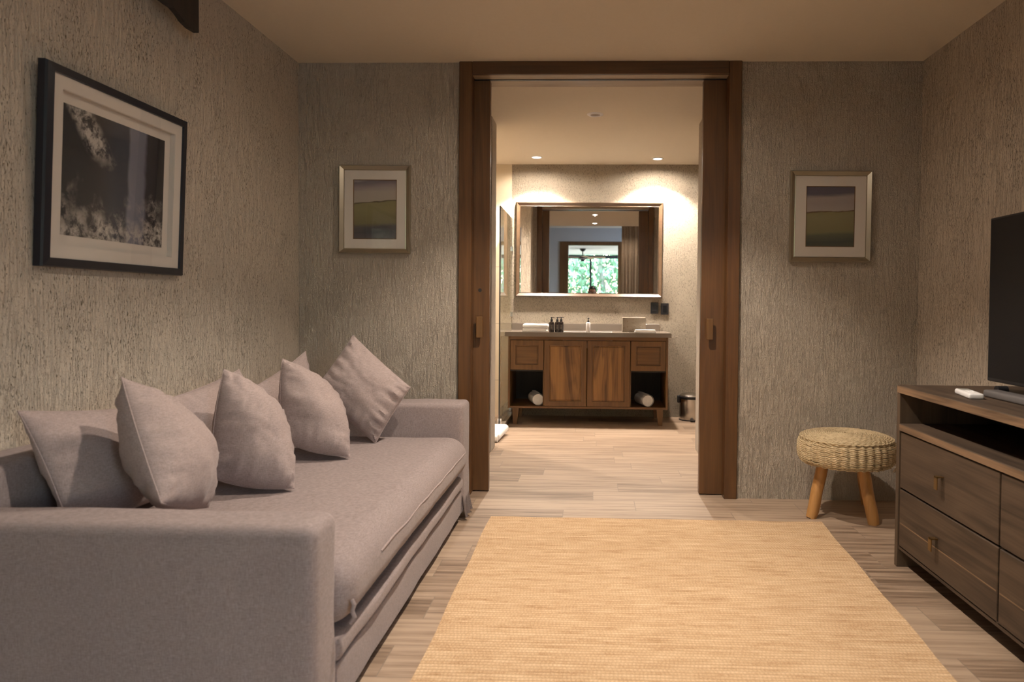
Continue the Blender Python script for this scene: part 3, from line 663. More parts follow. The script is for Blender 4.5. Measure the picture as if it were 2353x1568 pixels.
# ------------------------------------------------------------------ stool
st = thing('stool', 'round stool with woven seagrass seat and pale wooden legs in the corner', 'stool', (1.335, 3.70, 0))
SX, SY, SR, SZ0, SZ1 = 1.328, 3.702, 0.243, 0.288, 0.436
b = BM(); lathe(b, [(0, SZ0), (SR - 0.04, SZ0), (SR - 0.018, SZ0 + 0.02), (SR - 0.012, (SZ0 + SZ1) / 2), (SR - 0.016, SZ1 - 0.03), (SR - 0.045, SZ1 - 0.008), (0, SZ1 + 0.004)], (SX, SY, 0), 60); seat = obj('seat', b, M_grass, st, True)
b = BM(); NR, NS, NP = 15, 36, 6
def sidewave(i, k, nst): return (1 if (k % 2) else -1) * math.sin(math.pi * i / nst)
for k in range(NR):
    z = SZ0 + 0.006 + (SZ1 - SZ0 - 0.022) * k / (NR - 1); rr = SR - 0.006 - (0.020 if k > NR / 2 else 0.018) * abs(2 * k / (NR - 1) - 1) ** 3.2
    pts = []
    for i in range(NS * NP):
        a = 2 * math.pi * i / (NS * NP); wv = math.cos(a * NS) * 0.0045
        pts.append((SX + (rr + wv) * math.cos(a), SY + (rr + wv) * math.sin(a), z + 0.0028 * math.cos(a * NS + 0.9) + 0.003 * noise.noise(Vector((a * 3, k * 0.8, 0)))))
    tube(b, pts, 0.0050, 6, closed=True)
obj('woven_band', b, M_grass, seat, True)
b = BM()
for k in range(22):
    rr = SR - 0.016 - k * 0.0108
    if rr < 0.012: break
    n_ = max(24, int(rr * 2 * math.pi / 0.009)); ns = max(6, int(rr * 2 * math.pi / 0.030))
    zz = SZ1 + 0.003 - 0.030 * (rr / SR) ** 7
    pts = [(SX + rr * math.cos(2 * math.pi * i / n_), SY + rr * math.sin(2 * math.pi * i / n_), zz + 0.0025 * math.sin(ns * 2 * math.pi * i / n_ + k * 1.5)) for i in range(n_)]
    tube(b, pts, 0.0058, 6, closed=True)
obj('coiled_top', b, M_grass, seat, True)
b = BM(); 
for q in range(7): tube(b, [(SX + 0.235, SY - 0.05, SZ0 + 0.02), (SX + 0.238 + 0.003 * q, SY - 0.055, SZ0 - 0.01), (SX + 0.225 + 0.006 * q, SY - 0.05 - 0.003 * q, SZ0 - 0.035 - 0.002 * q)], 0.0022, 5)
obj('rope_end', b, M_grass, seat, True)
for (fx_, fy_, tx, ty) in ((1.150, 3.685, 1.215, 3.705), (1.432, 3.585, 1.385, 3.63), (1.535, 3.945, 1.455, 3.84)):
    b = BM(); n_ = 9; P0, P1 = Vector((fx_, fy_, 0)), Vector((tx, ty, SZ0 + 0.01)); pts = []; rs = []
    for i in range(n_): 
        s_ = i / (n_ - 1); pts.append(P0.lerp(P1, s_) + Vector((0.002 * math.sin(i * 1.3), 0.002 * math.cos(i), 0))); rs.append(0.0300 if i else 0.0275)
    rs[1] = 0.0300; tube(b, pts, rs, 20)
    for v in b.verts:
        if v.co.z < 0.004: v.co.z = 0.0
    obj('leg', b, M_teak, st, True)

# ------------------------------------------------------------------ console
con = thing('console_cabinet', 'low weathered wood media console with open shelf above drawers', 'cabinet', (1.56, 1.9, 0))
C0, C1, CY0, CY1, CT = 1.298, 1.820, 0.86, 3.030, 0.770
b = BM(); box(b, C0, C1, CY0, CY1, CT - 0.033, CT, 0.003, 2); obj('top', b, M_con, con)
b = BM(); box(b, C0 - 0.0012, C0 + 0.003, CY0 + 0.003, CY1 - 0.003, CT - 0.031, CT - 0.003); o = obj('top_edge', b, M_con_edge, con); 
b = BM(); box(b, C0, C1, CY0 + 0.026, CY1 - 0.026, 0.580, 0.610, 0.003, 2); sh_ = obj('shelf', b, M_con, con)
b = BM(); box(b, C0 - 0.0012, C0 + 0.003, CY0 + 0.03, CY1 - 0.03, 0.582, 0.607); obj('shelf_edge', b, M_con_edge, sh_)
for y in (CY0, CY1 - 0.026):
    b = BM(); box(b, C0, C1, y, y + 0.026, 0.0, CT - 0.033, 0.003, 2)
    obj('side_panel', b, M_conz, con)
b = BM(); box(b, C0 + 0.006, C1, CY0 + 0.026, CY1 - 0.026, 0.078, 0.094); obj('bottom_panel', b, M_con, con)
b = BM(); box(b, C1 - 0.014, C1 - 0.004, CY0 + 0.026, CY1 - 0.026, 0.094, CT - 0.033); obj('back_panel', b, M_orn, con)
cols = [3.004, 2.275, 1.575, 0.886]
for a in (2.275, 1.575):
    b = BM(); box(b, C0 + 0.03, C1 - 0.014, a - 0.010, a + 0.010, 0.094, 0.580); obj('divider', b, M_conz, con)
b = BM(); box(b, C0 + 0.03, C1 - 0.02, 2.10, 2.125, 0.610, CT - 0.033); obj('shelf_divider', b, M_conz, con)
for y1_, y0_ in zip(cols, cols[1:]):
    for zi, (z0, z1, hz) in enumerate(((0.088, 0.333, 0.205), (0.341, 0.575, 0.447))):
        b = BM(); g_ = 0.004; box(b, C0 + 0.006, C0 + 0.028, y0_ + g_, y1_ - g_, z0, z1, 0.002, 1)
        d = obj('drawer', b, M_con, con)
        if zi == 0:
            b = BM(); box(b, C0 + 0.0052, C0 + 0.0062, y0_ + 0.01, y1_ - 0.01, 0.189, 0.193); obj('plank_joint', b, M_con_edge, d)
        yc = (y0_ + y1_) / 2 + (0.005 if zi else 0.04)
        b = BM(); box(b, C0 - 0.020, C0 + 0.006, yc - 0.012, yc + 0.012, hz + 0.022, hz + 0.026); box(b, C0 - 0.020, C0 - 0.016, yc - 0.012, yc + 0.012, hz - 0.024, hz + 0.026, 0.001, 1)
        o = obj('handle', b, M_bronze, d); o['label'] = 'small bent bronze tab pull'
# television
tv = thing('television', 'large dark flat television standing over the right end of the console', 'television', (1.62, 2.28, 0.770))
b = BM(); box(b, 1.600, 1.640, 1.72, 2.900, 0.806, 1.460, 0.004, 2); obj('casing', b, M_plastic, tv)
b = BM(); box(b, 1.5985, 1.6003, 1.728, 2.892, 0.820, 1.452); obj('screen', b, M_screen, tv)
b = BM(); box(b, 1.64, 1.675, 1.95, 2.62, 0.86, 1.25, 0.01, 2); obj('rear_housing', b, M_plastic, tv)
for y in (1.92, 2.62):
    b = BM(); box(b, 1.565, 1.69, y - 0.016, y + 0.016, 0.770, 0.780, 0.003, 2); box(b, 1.61, 1.63, y - 0.010, y + 0.010, 0.778, 0.815); obj('foot', b, M_plastic, tv)
b = BM(); box(b, 1.455, 1.515, 1.75, 2.665, 0.7702, 0.797, 0.008, 3)
sbar = thing('soundbar', 'slim grey bar lying on the console below the television', 'soundbar', (1.485, 2.2, 0.770)); obj('body', b, M_grey, sbar, True)
b = BM(); cyl(b, (1.545, 2.735, 0.7865), (1.583, 2.735, 0.7865), 0.0165, None, 20); o = obj('cable_plug', b, M_plastic, None, True); recenter(o); tag(o, 'small black cylindrical cap on the console behind the white remote', 'gadget')
rem = thing('remote_control', 'white remote control lying at the front edge of the console', 'remote', (1.4, 2.655, 0.7702))
b = BM(); box(b, -0.026, 0.026, -0.085, 0.085, 0.0, 0.021, 0.008, 4); obj('shell', b, M_whitep, rem, True, world=False)
b = BM(); box(b, -0.018, 0.018, 0.03, 0.072, 0.0208, 0.0216); obj('display', b, plain('lcd_grey', (0.35, 0.36, 0.33), 0.3), rem, world=False)
for i in range(3):
    for j in range(2):
        b = BM(); box(b, -0.014 + j * 0.017, -0.003 + j * 0.017, -0.05 + i * 0.02, -0.038 + i * 0.02, 0.0205, 0.0225, 0.001, 1); obj('button', b, M_white, rem, world=False)
rem.rotation_euler = (0, 0, math.radians(-11))

# ------------------------------------------------------------------ vanity
van = thing('vanity_cabinet', 'brown wooden bathroom vanity with two doors, two drawers and open niches', 'cabinet', (-0.04, 6.66, 0))
V0, V1, VF, VB = -0.763, 0.690, 6.400, 6.930
for x in (V0, V1 - 0.018): b = BM(); box(b, x, x + 0.018, VF - 0.004, VB, 0.152, 0.808, 0.002, 1); obj('side_panel', b, M_vanf, van)
b = BM(); box(b, V0 + 0.018, V1 - 0.018, VF, VB, 0.152, 0.170); obj('bottom_panel', b, M_vanx, van)
b = BM(); box(b, V0 + 0.018, V1 - 0.018, VF, VF + 0.02, 0.777, 0.808); obj('top_rail', b, M_vanx, van)
b = BM(); box(b, V0 + 0.018, V1 - 0.018, VB - 0.012, VB, 0.170, 0.808); obj('back_panel', b, M_orn, van)
for x in (-0.438, 0.351): b = BM(); box(b, x - 0.008, x + 0.008, VF + 0.024, VB - 0.012, 0.170, 0.777); obj('partition', b, M_vanf, van)
for x0, x1 in ((V0 + 0.018, -0.446), (0.359, V1 - 0.018)): b = BM(); box(b, x0, x1, VF + 0.024, VB - 0.012, 0.488, 0.500); obj('niche_top', b, M_orn, van)
def panel_door(name, x0, x1, z0, z1, m_):
    b = BM(); s = 0.050; y0, y1 = VF - 0.004, VF + 0.018
    frame_ring(b, x1 - x0, z1 - z0, s, 0.022, 0.022); bmesh.ops.translate(b, vec=((x0 + x1) / 2, y1, (z0 + z1) / 2), verts=b.verts); o = obj(name, b, M_vanf, van)
    b = BM(); box(b, x0 + s - 0.002, x1 - s + 0.002, y0 + 0.012, y1 - 0.001, z0 + s - 0.002, z1 - s + 0.002); box(b, x0 + s + 0.008, x1 - s - 0.008, y0 + 0.006, y0 + 0.014, z0 + s + 0.008, z1 - s - 0.008, 0.003, 1); obj('panel', b, m_, o)
panel_door('door', -0.434, -0.046, 0.172, 0.774, M_van); panel_door('door', -0.042, 0.347, 0.172, 0.774, M_van)
panel_door('drawer', -0.743, -0.440, 0.502, 0.774, M_vanx); panel_door('drawer', 0.353, 0.670, 0.502, 0.774, M_vanx)
for x, s in ((-0.694, 1), (0.622, -1)):
    for y in (VF + 0.04, VB - 0.05):
        b = BM(); q = [(x - 0.030, 0.152), (x + 0.030, 0.152), (x + (0.012 if s > 0 else 0.024), 0.0), (x - (0.024 if s > 0 else 0.012), 0.0)]
        v0 = [b.verts.new((a, y - 0.025, z)) for a, z in q]; v1 = [b.verts.new((a, y + 0.025, z)) for a, z in q]
        b.faces.new(v0); b.faces.new(v1[::-1])
        for i in range(4): b.faces.new((v0[i], v1[i], v1[(i + 1) % 4], v0[(i + 1) % 4]))
        obj('leg', b, M_vanf, van)
ct = thing('vanity_countertop', 'grey stone countertop with low upstand on the vanity', 'countertop', (-0.04, 6.66, 0.808))
b = BM()   # slab with sink cut-out
CTZ0, CTZ1 = 0.808, 0.848; sx0, sx1, sy0, sy1 = -0.27, 0.19, 6.48, 6.80
for (x0, x1, y0, y1) in ((-0.791, sx0, 6.372, 6.944), (sx1, 0.716, 6.372, 6.944), (sx0, sx1, 6.372, sy0), (sx0, sx1, sy1, 6.944)): box(b, x0, x1, y0, y1, CTZ0, CTZ1)
bmesh.ops.remove_doubles(b, verts=b.verts, dist=0.0001)
obj('slab', b, M_quartz, ct)
b = BM(); box(b, -0.791, 0.660, 6.924, 6.944, CTZ1, 0.915, 0.002, 1); obj('upstand', b, M_quartz, ct)
b = BM(); ring_plate(b, 0.46, 0.32, 0.44, 0.30, -0.0, 0.14); bmesh.ops.transform(b, matrix=Matrix.Translation((-0.04, 6.64, 0.842)) @ Matrix.Rotation(math.radians(-90), 4, 'X'), verts=b.verts)
for v in b.verts: v.co.z = v.co.z
box(b, -0.26, 0.18, 6.49, 6.79, 0.700, 0.706); obj('sink_basin', b, M_whitep, ct)

# mirror
mir = thing('wall_mirror', 'wide mirror in a brown wooden frame hanging above the vanity', 'mirror', (-0.037, 6.942, 1.638))
b = BM(); frame_ring(b, 1.436, 0.926, 0.040, 0.030, 0.036, 'bevel'); obj('frame', b, M_mirfr, mir, world=False)
b = BM(); box(b, -0.700, 0.700, -0.014, -0.008, -0.445, 0.445); obj('mirror_glass', b, M_mirror, mir, world=False)
mir.rotation_euler = (0, math.radians(0.15), 0)

# shower screen
scr = thing('shower_screen', 'clear frameless glass shower panel with dark edge left of the vanity', 'shower screen', (-0.798, 6.5, 0.055))
b = BM(); box(b, -0.802, -0.794, 6.062, 6.942, 0.062, 1.945); obj('glass_panel', b, M_glass, scr)
b = BM(); box(b, -0.803, -0.793, 6.056, 6.062, 0.062, 1.945); o = obj('edge_strip', b, M_plastic, scr); o['label'] = 'dark edge of the glass'
for y, z in ((6.10, 0.06), (6.86, 0.06)): b = BM(); box(b, -0.815, -0.781, y - 0.02, y + 0.02, z - 0.005, z + 0.045, 0.002, 1); obj('clamp', b, M_chrome, scr)
for z in (0.98, 1.62): b = BM(); box(b, -0.815, -0.781, 6.905, 6.943, z, z + 0.045, 0.002, 1); obj('clamp', b, M_chrome, scr)

# sockets
for x0, x1, z0, z1, lb, nm in ((0.572, 0.648, 1.017, 1.128, 'black switch plate nearer the mirror corner', 'light_switch'), (0.672, 0.747, 1.010, 1.121, 'black socket plate at right of the switch plate by the mirror', 'wall_socket')):
    t = thing(nm, lb, 'switch' if nm == 'light_switch' else 'socket', ((x0 + x1) / 2, 6.944, z0))
    b = BM(); box(b, x0, x1, 6.932, 6.945, z0, z1, 0.002, 2); obj('plate', b, M_plastic, t)
    if nm == 'light_switch':
        for k in range(3): b = BM(); box(b, x0 + 0.018, x1 - 0.018, 6.929, 6.933, z0 + 0.025 + k * 0.022, z0 + 0.043 + k * 0.022, 0.001, 1); obj('rocker', b, M_plastic, t)
    else:
        b = BM(); box(b, x0 + 0.018, x1 - 0.018, 6.9295, 6.933, z0 + 0.022, z1 - 0.022, 0.001, 1); obj('insert', b, M_screen, t)

# ------------------------------------------------------------------ things on the vanity
def towel_fold(name, label, x0, x1, y0, y1, z0, z1, seed, layers=2, grp=None):
    t = thing(name, label, 'towel', ((x0 + x1) / 2, (y0 + y1) / 2, z0), grp)
    hgt = (z1 - z0) / layers
    for k in range(layers):
        b = soft_box(x0 + 0.004 * (k % 2), x1 - 0.005 * (k % 2), y0, y1, z0 + hgt * k, z0 + hgt * (k + 1) + 0.001, min(0.017, hgt * 0.48), amp=0.005, seed=seed + k, cell=0.02)
        obj('fold', b, M_towel, t, True)
    return t
Z0 = CTZ1 + 0.0005
towel_fold('folded_towel', 'lower of the two stacked white towels left on the vanity top', -0.642, -0.410, 6.45, 6.62, Z0, Z0 + 0.033, 11, 2)
towel_fold('folded_towel', 'upper of the two stacked white towels left on the vanity top', -0.640, -0.402, 6.45, 6.62, Z0 + 0.0345, Z0 + 0.070, 15, 1)
towel_fold('hand_towel', 'small folded white cloth in front of the stone box', 0.388, 0.580, 6.42, 6.50, Z0 + 0.002, Z0 + 0.027, 19, 2)
def bottle(x, y, label, angle):
    t = thing('pump_bottle', label, 'bottle', (x, y, Z0), 'dark pump bottles on the vanity')
    prof = [(0, 0), (0.021, 0), (0.0225, 0.003), (0.0225, 0.080), (0.020, 0.090), (0.011, 0.097), (0.009, 0.100), (0.009, 0.103), (0, 0.103)]
    b = BM(); lathe(b, prof, (0, 0, 0), 24); obj('bottle_body', b, M_amber, t, True, world=False)
    b = BM(); lathe(b, [(0, 0.099), (0.0115, 0.099), (0.0115, 0.116), (0.007, 0.119), (0.0045, 0.120), (0.0045, 0.130), (0.008, 0.131), (0.008, 0.136), (0, 0.137)], (0, 0, 0), 20); box(b, -0.002, 0.026, -0.004, 0.004, 0.131, 0.136, 0.001, 1); obj('pump', b, M_plastic, t, True, world=False)
    b = BM(); lathe(b, [(0.0228, 0.018), (0.0228, 0.070)], (0, 0, 0), 24); l = obj('bottle_label', b, M_label, t, True, world=False)
    b = BM()
    for k, (zz, hw) in enumerate(((0.062, 0.5), (0.052, 0.35), (0.044, 0.55), (0.038, 0.45), (0.032, 0.55))):
        for s in range(6):
            a0 = -math.pi / 2 - angle - hw / 2 * 1.2 + hw * 1.2 * s / 6; a1 = a0 + hw * 0.15
            q = [(0.0231 * math.cos(a), 0.0231 * math.sin(a), z_) for a, z_ in ((a0, zz), (a1, zz), (a1, zz + 0.0028), (a0, zz + 0.0028))]
            b.faces.new([b.verts.new(p) for p in q])
    obj('print', b, M_lab_txt, l, world=False)
    t.rotation_euler = (0, 0, angle); return t
bottle(-0.369, 6.41, 'leftmost of the three dark pump bottles on the vanity', 0.1)
bottle(-0.318, 6.425, 'middle of the three dark pump bottles on the vanity', -0.05)
bottle(-0.283, 6.44, 'rightmost of the three dark pump bottles on the vanity', 0.15)
# soap dispenser
sp_ = thing('soap_dispenser', 'white soap bottle with dark pump at the middle of the vanity', 'dispenser', (-0.037, 6.44, Z0))
b = BM(); lathe(b, [(0, 0), (0.018, 0), (0.020, 0.004), (0.020, 0.082), (0.016, 0.090), (0.009, 0.094), (0, 0.094)], (-0.037, 6.44, Z0), 24); obj('bottle_body', b, M_whitep, sp_, True)
b = BM(); lathe(b, [(0, 0.092), (0.009, 0.092), (0.009, 0.106), (0.004, 0.108), (0.004, 0.120), (0.011, 0.122), (0.008, 0.132), (0, 0.134)], (-0.035, 6.44, Z0), 18); obj('pump', b, M_plastic, sp_, True)
b = BM(); box(b, -0.056, -0.036, 6.433, 6.447, Z0 + 0.122, Z0 + 0.130, 0.002, 1); obj('nozzle', b, M_chrome, sp_)
# stone tissue box
tb = thing('tissue_box', 'porous beige stone box standing at the right of the vanity top', 'tissue box', (0.39, 6.60, Z0))
b = BM(); box(b, 0.281, 0.495, 6.53, 6.66, Z0, Z0 + 0.137, 0.002, 1); obj('stone_box', b, M_trav, tb)
b = BM(); box(b, 0.33, 0.44, 6.575, 6.615, Z0 + 0.136, Z0 + 0.1385, 0.0005, 1); obj('slot', b, M_plastic, tb)
# rolled towels in the niches
def roll(x, y, label, yawd):
    t = thing('rolled_towel', label, 'towel', (x, y, 0.1715), 'rolled towels in the vanity niches')
    R0, L = 0.066, 0.24
    b = BM(); n_ = 110; prv = None; th = 0.010; prof = []
    for i in range(n_ + 1):
        a = i * 5.3 * 2 * math.pi / n_; r = 0.010 + (R0 - 0.016) * i / n_
        prof.append((r * math.cos(a), r * math.sin(a), r))
    ca = [b.verts.new((x_, -L / 2, z_)) for x_, z_, r in prof]; cb = [b.verts.new((x_, L / 2, z_)) for x_, z_, r in prof]
    for i in range(n_): b.faces.new((ca[i], ca[i + 1], cb[i + 1], cb[i]))
    bmesh.ops.solidify(b, geom=b.faces[:], thickness=-0.0078)
    for v in b.verts: v.co.z += R0 - 0.002
    mn = min(v.co.z for v in b.verts)
    for v in b.verts: v.co.z -= mn
    obj('towel_roll', b, M_towel, t, True, world=False)
    b = BM(); cyl(b, (0, -L / 2 + 0.006, R0 - mn - 0.002), (0, L / 2 - 0.006, R0 - mn - 0.002), 0.050, None, 28); obj('core_folds', b, M_towel, t, True, world=False)
    t.rotation_euler = (0, 0, math.radians(yawd)); return t
roll(-0.52, 6.55, 'rolled white towel in the left niche of the vanity', 15)
roll(0.485, 6.55, 'rolled white towel in the right niche of the vanity', 15)

# waste bin
bn = thing('waste_bin', 'small stainless pedal bin with black lid rim beside the vanity', 'bin', (0.955, 6.80, 0))
b = BM(); lathe(b, [(0, 0.008), (0.106, 0.008), (0.108, 0.016), (0.108, 0.215), (0, 0.215)], (0.955, 6.80, 0), 40); obj('body', b, M_steel, bn, True)
b = BM(); lathe(b, [(0, 0), (0.110, 0), (0.110, 0.010), (0.106, 0.012), (0, 0.012)], (0.955, 6.80, 0), 40); obj('base_ring', b, M_plastic, bn, True)
b = BM(); lathe(b, [(0.108, 0.205), (0.115, 0.207), (0.116, 0.228), (0.110, 0.232), (0, 0.232)], (0.955, 6.80, 0), 40); box(b, 0.826, 0.850, 6.775, 6.825, 0.165, 0.235, 0.008, 2); obj('lid_rim', b, M_plastic, bn, True)
b = BM(); lathe(b, [(0.109, 0.230), (0.109, 0.238), (0.090, 0.252), (0.05, 0.260), (0, 0.263)], (0.955, 6.80, 0), 40); obj('lid', b, M_steel, bn, True)
b = BM(); box(b, 0.935, 0.975, 6.645, 6.70, 0.008, 0.018, 0.003, 2); obj('pedal', b, M_plastic, bn)

# white bath mat folded over the shower kerb
bt = thing('bath_mat', 'thick white bath mat rolled over beside the shower kerb', 'bath mat', (-0.84, 5.76, 0))
b = BM()
path = [(5.545, 0.030), (5.56, 0.052), (5.60, 0.062), (5.70, 0.066), (5.80, 0.076), (5.88, 0.092), (5.93, 0.098)]
q0 = []
tube_r = []
bm2 = soft_box(-1.02, -0.712, 5.56, 5.925, 0.004, 0.070, 0.028, amp=0.004, seed=31, cell=0.03)
for v in bm2.verts:
    v.co.z += max(0, (v.co.y - 5.62)) * 0.06; v.co.x += (v.co.y - 5.75) * 0.10
b.free(); obj('terry_mat', bm2, M_towel, bt, True)
b = BM(); cyl(b, (-1.02, 5.575, 0.030), (-0.742, 5.565, 0.030), 0.029, None, 20); obj('rolled_edge', b, M_towel, bt, True)

# ------------------------------------------------------------------ things seen only in the mirror
# curtain
cu = thing('curtain', 'tan pleated curtain hanging from the ceiling, seen in mirror', 'curtain', (0.85, -1.0, 0.02))
b = BM(); n_ = 150; top_, bot_ = [], []
lv = 14; rows = []
for k in range(lv + 1):
    s = k / lv; rw = []
    for i in range(n_ + 1):
        u = i / n_; x = 0.60 + 0.50 * u + 0.006 * math.sin(i * 0.9 + s * 2); y = -1.0 + (0.045 - 0.015 * s) * math.sin(u * 2 * math.pi * 8 + 0.5 * math.sin(s * 3 + u * 9))
        rw.append(b.verts.new((x, y, 0.02 + 2.76 * s)))
    rows.append(rw)
for r0, r1 in zip(rows, rows[1:]):
    for i in range(n_): b.faces.new((r0[i], r0[i + 1], r1[i + 1], r1[i]))
bmesh.ops.solidify(b, geom=b.faces[:], thickness=0.004)
obj('drape', b, M_curt, cu, True)
b = BM(); box(b, 0.45, 1.20, -1.02, -0.98, 2.79, 2.82); obj('rail', b, M_plastic, cu)
for x in (0.5, 1.12): b = BM(); box(b, x, x + 0.02, -1.01, -0.99, 2.82, 2.92); obj('rail_bracket', b, M_plastic, cu)
# ceiling fan
FX, FY = -0.27, -5.3
fan = thing('ceiling_fan', 'dark ceiling fan in the bright far room, seen in mirror', 'fan', (FX, FY, 2.62))
b = BM(); lathe(b, [(0, 0), (0.085, 0), (0.08, -0.03), (0.035, -0.075), (0.013, -0.08), (0.013, -0.17), (0.03, -0.19), (0, -0.19)], (FX, FY, 2.62), 28); obj('canopy_and_rod', b, M_plastic, fan, True)
b = BM(); lathe(b, [(0, -0.17), (0.05, -0.18), (0.125, -0.215), (0.13, -0.26), (0.09, -0.29), (0.055, -0.30), (0.05, -0.34), (0, -0.35)], (FX, FY, 2.62), 28); obj('motor', b, M_plastic, fan, True)
for k in range(5):
    a = math.radians(8 + 72 * k); b = BM()
    box(b, 0.12, 0.62, -0.065, 0.065, -0.004, 0.004, 0.003, 1); bmesh.ops.transform(b, matrix=Matrix.Translation((FX, FY, 2.385)) @ Matrix.Rotation(a, 4, 'Z') @ Matrix.Rotation(math.radians(9), 4, 'X'), verts=b.verts)
    obj('blade', b, wood('fan_blade_wood', (0.38, 0.25, 0.15), (0.25, 0.16, 0.09), 'X') if k == 0 else D.materials['fan_blade_wood'], fan)
# garden
b = BM(); box(b, -14, 14, -30, -8.0, -0.3, -0.05); g_ = obj('garden_ground', b, M_ground); g_['kind'] = 'structure'
random.seed(3)
def tree(x, y, h, r, label, seed, n_=2600):
    rg = random.Random(seed); t = thing('tree', label, 'tree', (x, y, -0.05), 'garden trees beyond the bedroom window')
    b = BM(); pts = [(x + 0.12 * math.sin(k), y + 0.1 * math.cos(k * 1.3), -0.1 + h * k / 8) for k in range(9)]; tube(b, pts, [0.13 - 0.011 * k for k in range(9)], 10)
    for q in range(6):
        a = rg.uniform(0, 6.28); z = h * rg.uniform(0.35, 0.8); tube(b, [(x, y, z), (x + 0.5 * math.cos(a), y + 0.5 * math.sin(a), z + 0.5), (x + r * 0.8 * math.cos(a), y + r * 0.8 * math.sin(a), z + 1.0)], [0.05, 0.035, 0.015], 7)
    obj('trunk', b, M_trunk, t, True)
    b = BM()
    for i in range(n_):
        u = Vector((rg.gauss(0, 1), rg.gauss(0, 1), rg.gauss(0, 1))).normalized() * (rg.random() ** 0.4)
        p = Vector((x + u.x * r, y + u.y * r, h * 0.55 + u.z * h * 0.5)); s = rg.uniform(0.06, 0.13)
        m_ = Euler((rg.uniform(0, 6), rg.uniform(0, 6), rg.uniform(0, 6))).to_matrix()
        b.faces.new([b.verts.new(p + m_ @ Vector(c)) for c in ((-s, 0, 0), (0, -s * 0.45, 0), (s, 0, 0), (0, s * 0.45, 0))])
    obj('foliage', b, M_leaf, t, recalc=False)
tree(-1.3, -10.6, 4.6, 1.5, 'dense leafy garden tree in left half of the reflected window', 1)
tree(0.35, -11.2, 5.0, 1.0, 'pale trunked garden tree in middle of the reflected window', 2, 700)
tree(1.5, -10.8, 4.6, 1.4, 'leafy garden tree in right half of the reflected window', 3, 1500)
tree(-0.4, -14.5, 6.0, 2.2, 'farther leafy tree behind the nearer garden trees, left', 4)
tree(2.4, -14.5, 6.0, 2.2, 'farther leafy tree behind the nearer garden trees, right', 5)
tree(-3.6, -13.0, 6.0, 2.2, 'garden tree at the left outer edge of the window', 6)

# person kneeling behind the camera (seen in the mirror)
def skin(name, joints, edges, m_, parent, sub=2, rootidx=0):
    me = D.meshes.new(name); me.from_pydata([j[0] for j in joints], edges, []); o = D.objects.new(name, me); COL.objects.link(o); o.parent = parent
    md = o.modifiers.new('skin', 'SKIN'); md.use_smooth_shade = True
    for i, j in enumerate(joints):
        sv = me.skin_vertices[0].data[i]; rr = j[1]; sv.radius = rr if isinstance(rr, tuple) else (rr, rr); sv.use_root = (i == rootidx)
    s = o.modifiers.new('sub', 'SUBSURF'); s.levels = sub; s.render_levels = sub
    me.materials.append(m_); return o
PX, PY = 0.0, -0.30
pe = thing('person', 'dark haired person with glasses kneeling and holding a camera, seen in mirror', 'person', (PX, PY, 0))
J = [((0, 0, 0.52), (0.15, 0.11)), ((0, -0.01, 0.72), (0.125, 0.09)), ((0, 0.0, 0.95), (0.155, 0.10)), ((0, 0.0, 1.10), (0.12, 0.075)), ((0, 0.01, 1.17), (0.048, 0.048)), ((0, 0.02, 1.235), (0.046, 0.046)),
     ((-0.17, 0, 1.09), 0.05), ((-0.23, 0.05, 0.87), 0.04), ((-0.10, 0.19, 1.02), 0.028),
     ((0.17, 0, 1.09), 0.05), ((0.23, 0.05, 0.87), 0.04), ((0.10, 0.19, 1.02), 0.028),
     ((-0.10, 0.02, 0.46), 0.085), ((-0.12, 0.36, 0.50), 0.062), ((-0.12, 0.34, 0.10), 0.042), ((-0.12, 0.45, 0.035), 0.035),
     ((0.10, 0.0, 0.46), 0.085), ((0.13, 0.10, 0.08), 0.062), ((0.13, -0.30, 0.06), 0.042), ((0.13, -0.42, 0.04), 0.035)]
Eg = [(0, 1), (1, 2), (2, 3), (3, 4), (4, 5), (3, 6), (6, 7), (7, 8), (3, 9), (9, 10), (10, 11), (0, 12), (12, 13), (13, 14), (14, 15), (0, 16), (16, 17), (17, 18), (18, 19)]
skin('body', J, Eg, M_skin, pe)
sh = [(J[i][0], tuple(v + 0.010 for v in J[i][1]) if isinstance(J[i][1], tuple) else J[i][1] + 0.012) for i in (0, 1, 2, 3, 6, 7, 9, 10)]
skin('shirt', sh, [(0, 1), (1, 2), (2, 3), (3, 4), (4, 5), (3, 6), (6, 7)], M_cloth, pe)
tr_ = [(J[i][0], (tuple(v + 0.012 for v in J[i][1]) if isinstance(J[i][1], tuple) else J[i][1] + 0.010)) for i in (0, 12, 13, 14, 16, 17, 18)]
skin('trousers', tr_, [(0, 1), (1, 2), (2, 3), (0, 4), (4, 5), (5, 6)], M_jean, pe)
b = BM(); bmesh.ops.create_uvsphere(b, u_segments=32, v_segments=24, radius=1.0)
for v in b.verts:
    x, y, z = v.co
    X = x * 0.073; Y = y * 0.090; Z = z * 0.112
    if z < 0: X *= 1 + z * 0.28; Y = Y * (1 + z * 0.18) + (-z) * 0.012
    if y > 0.3:                                   # face: brow, eye hollows, nose, mouth
        ey = math.exp(-((abs(x) - 0.42) / 0.20) ** 2 - ((z + 0.02) / 0.14) ** 2); Y -= 0.010 * ey
        nz = math.exp(-(x / 0.14) ** 2) * max(0, 1 - abs((z + 0.22) / 0.26)); Y += 0.020 * nz
        mo = math.exp(-(x / 0.30) ** 2 - ((z + 0.55) / 0.10) ** 2); Y += 0.006 * mo
    v.co = (X, Y + 0.035, Z + 1.345)
obj('head', b, M_skin, pe, True, world=False)
b = BM(); bmesh.ops.create_uvsphere(b, u_segments=32, v_segments=24, radius=1.0)
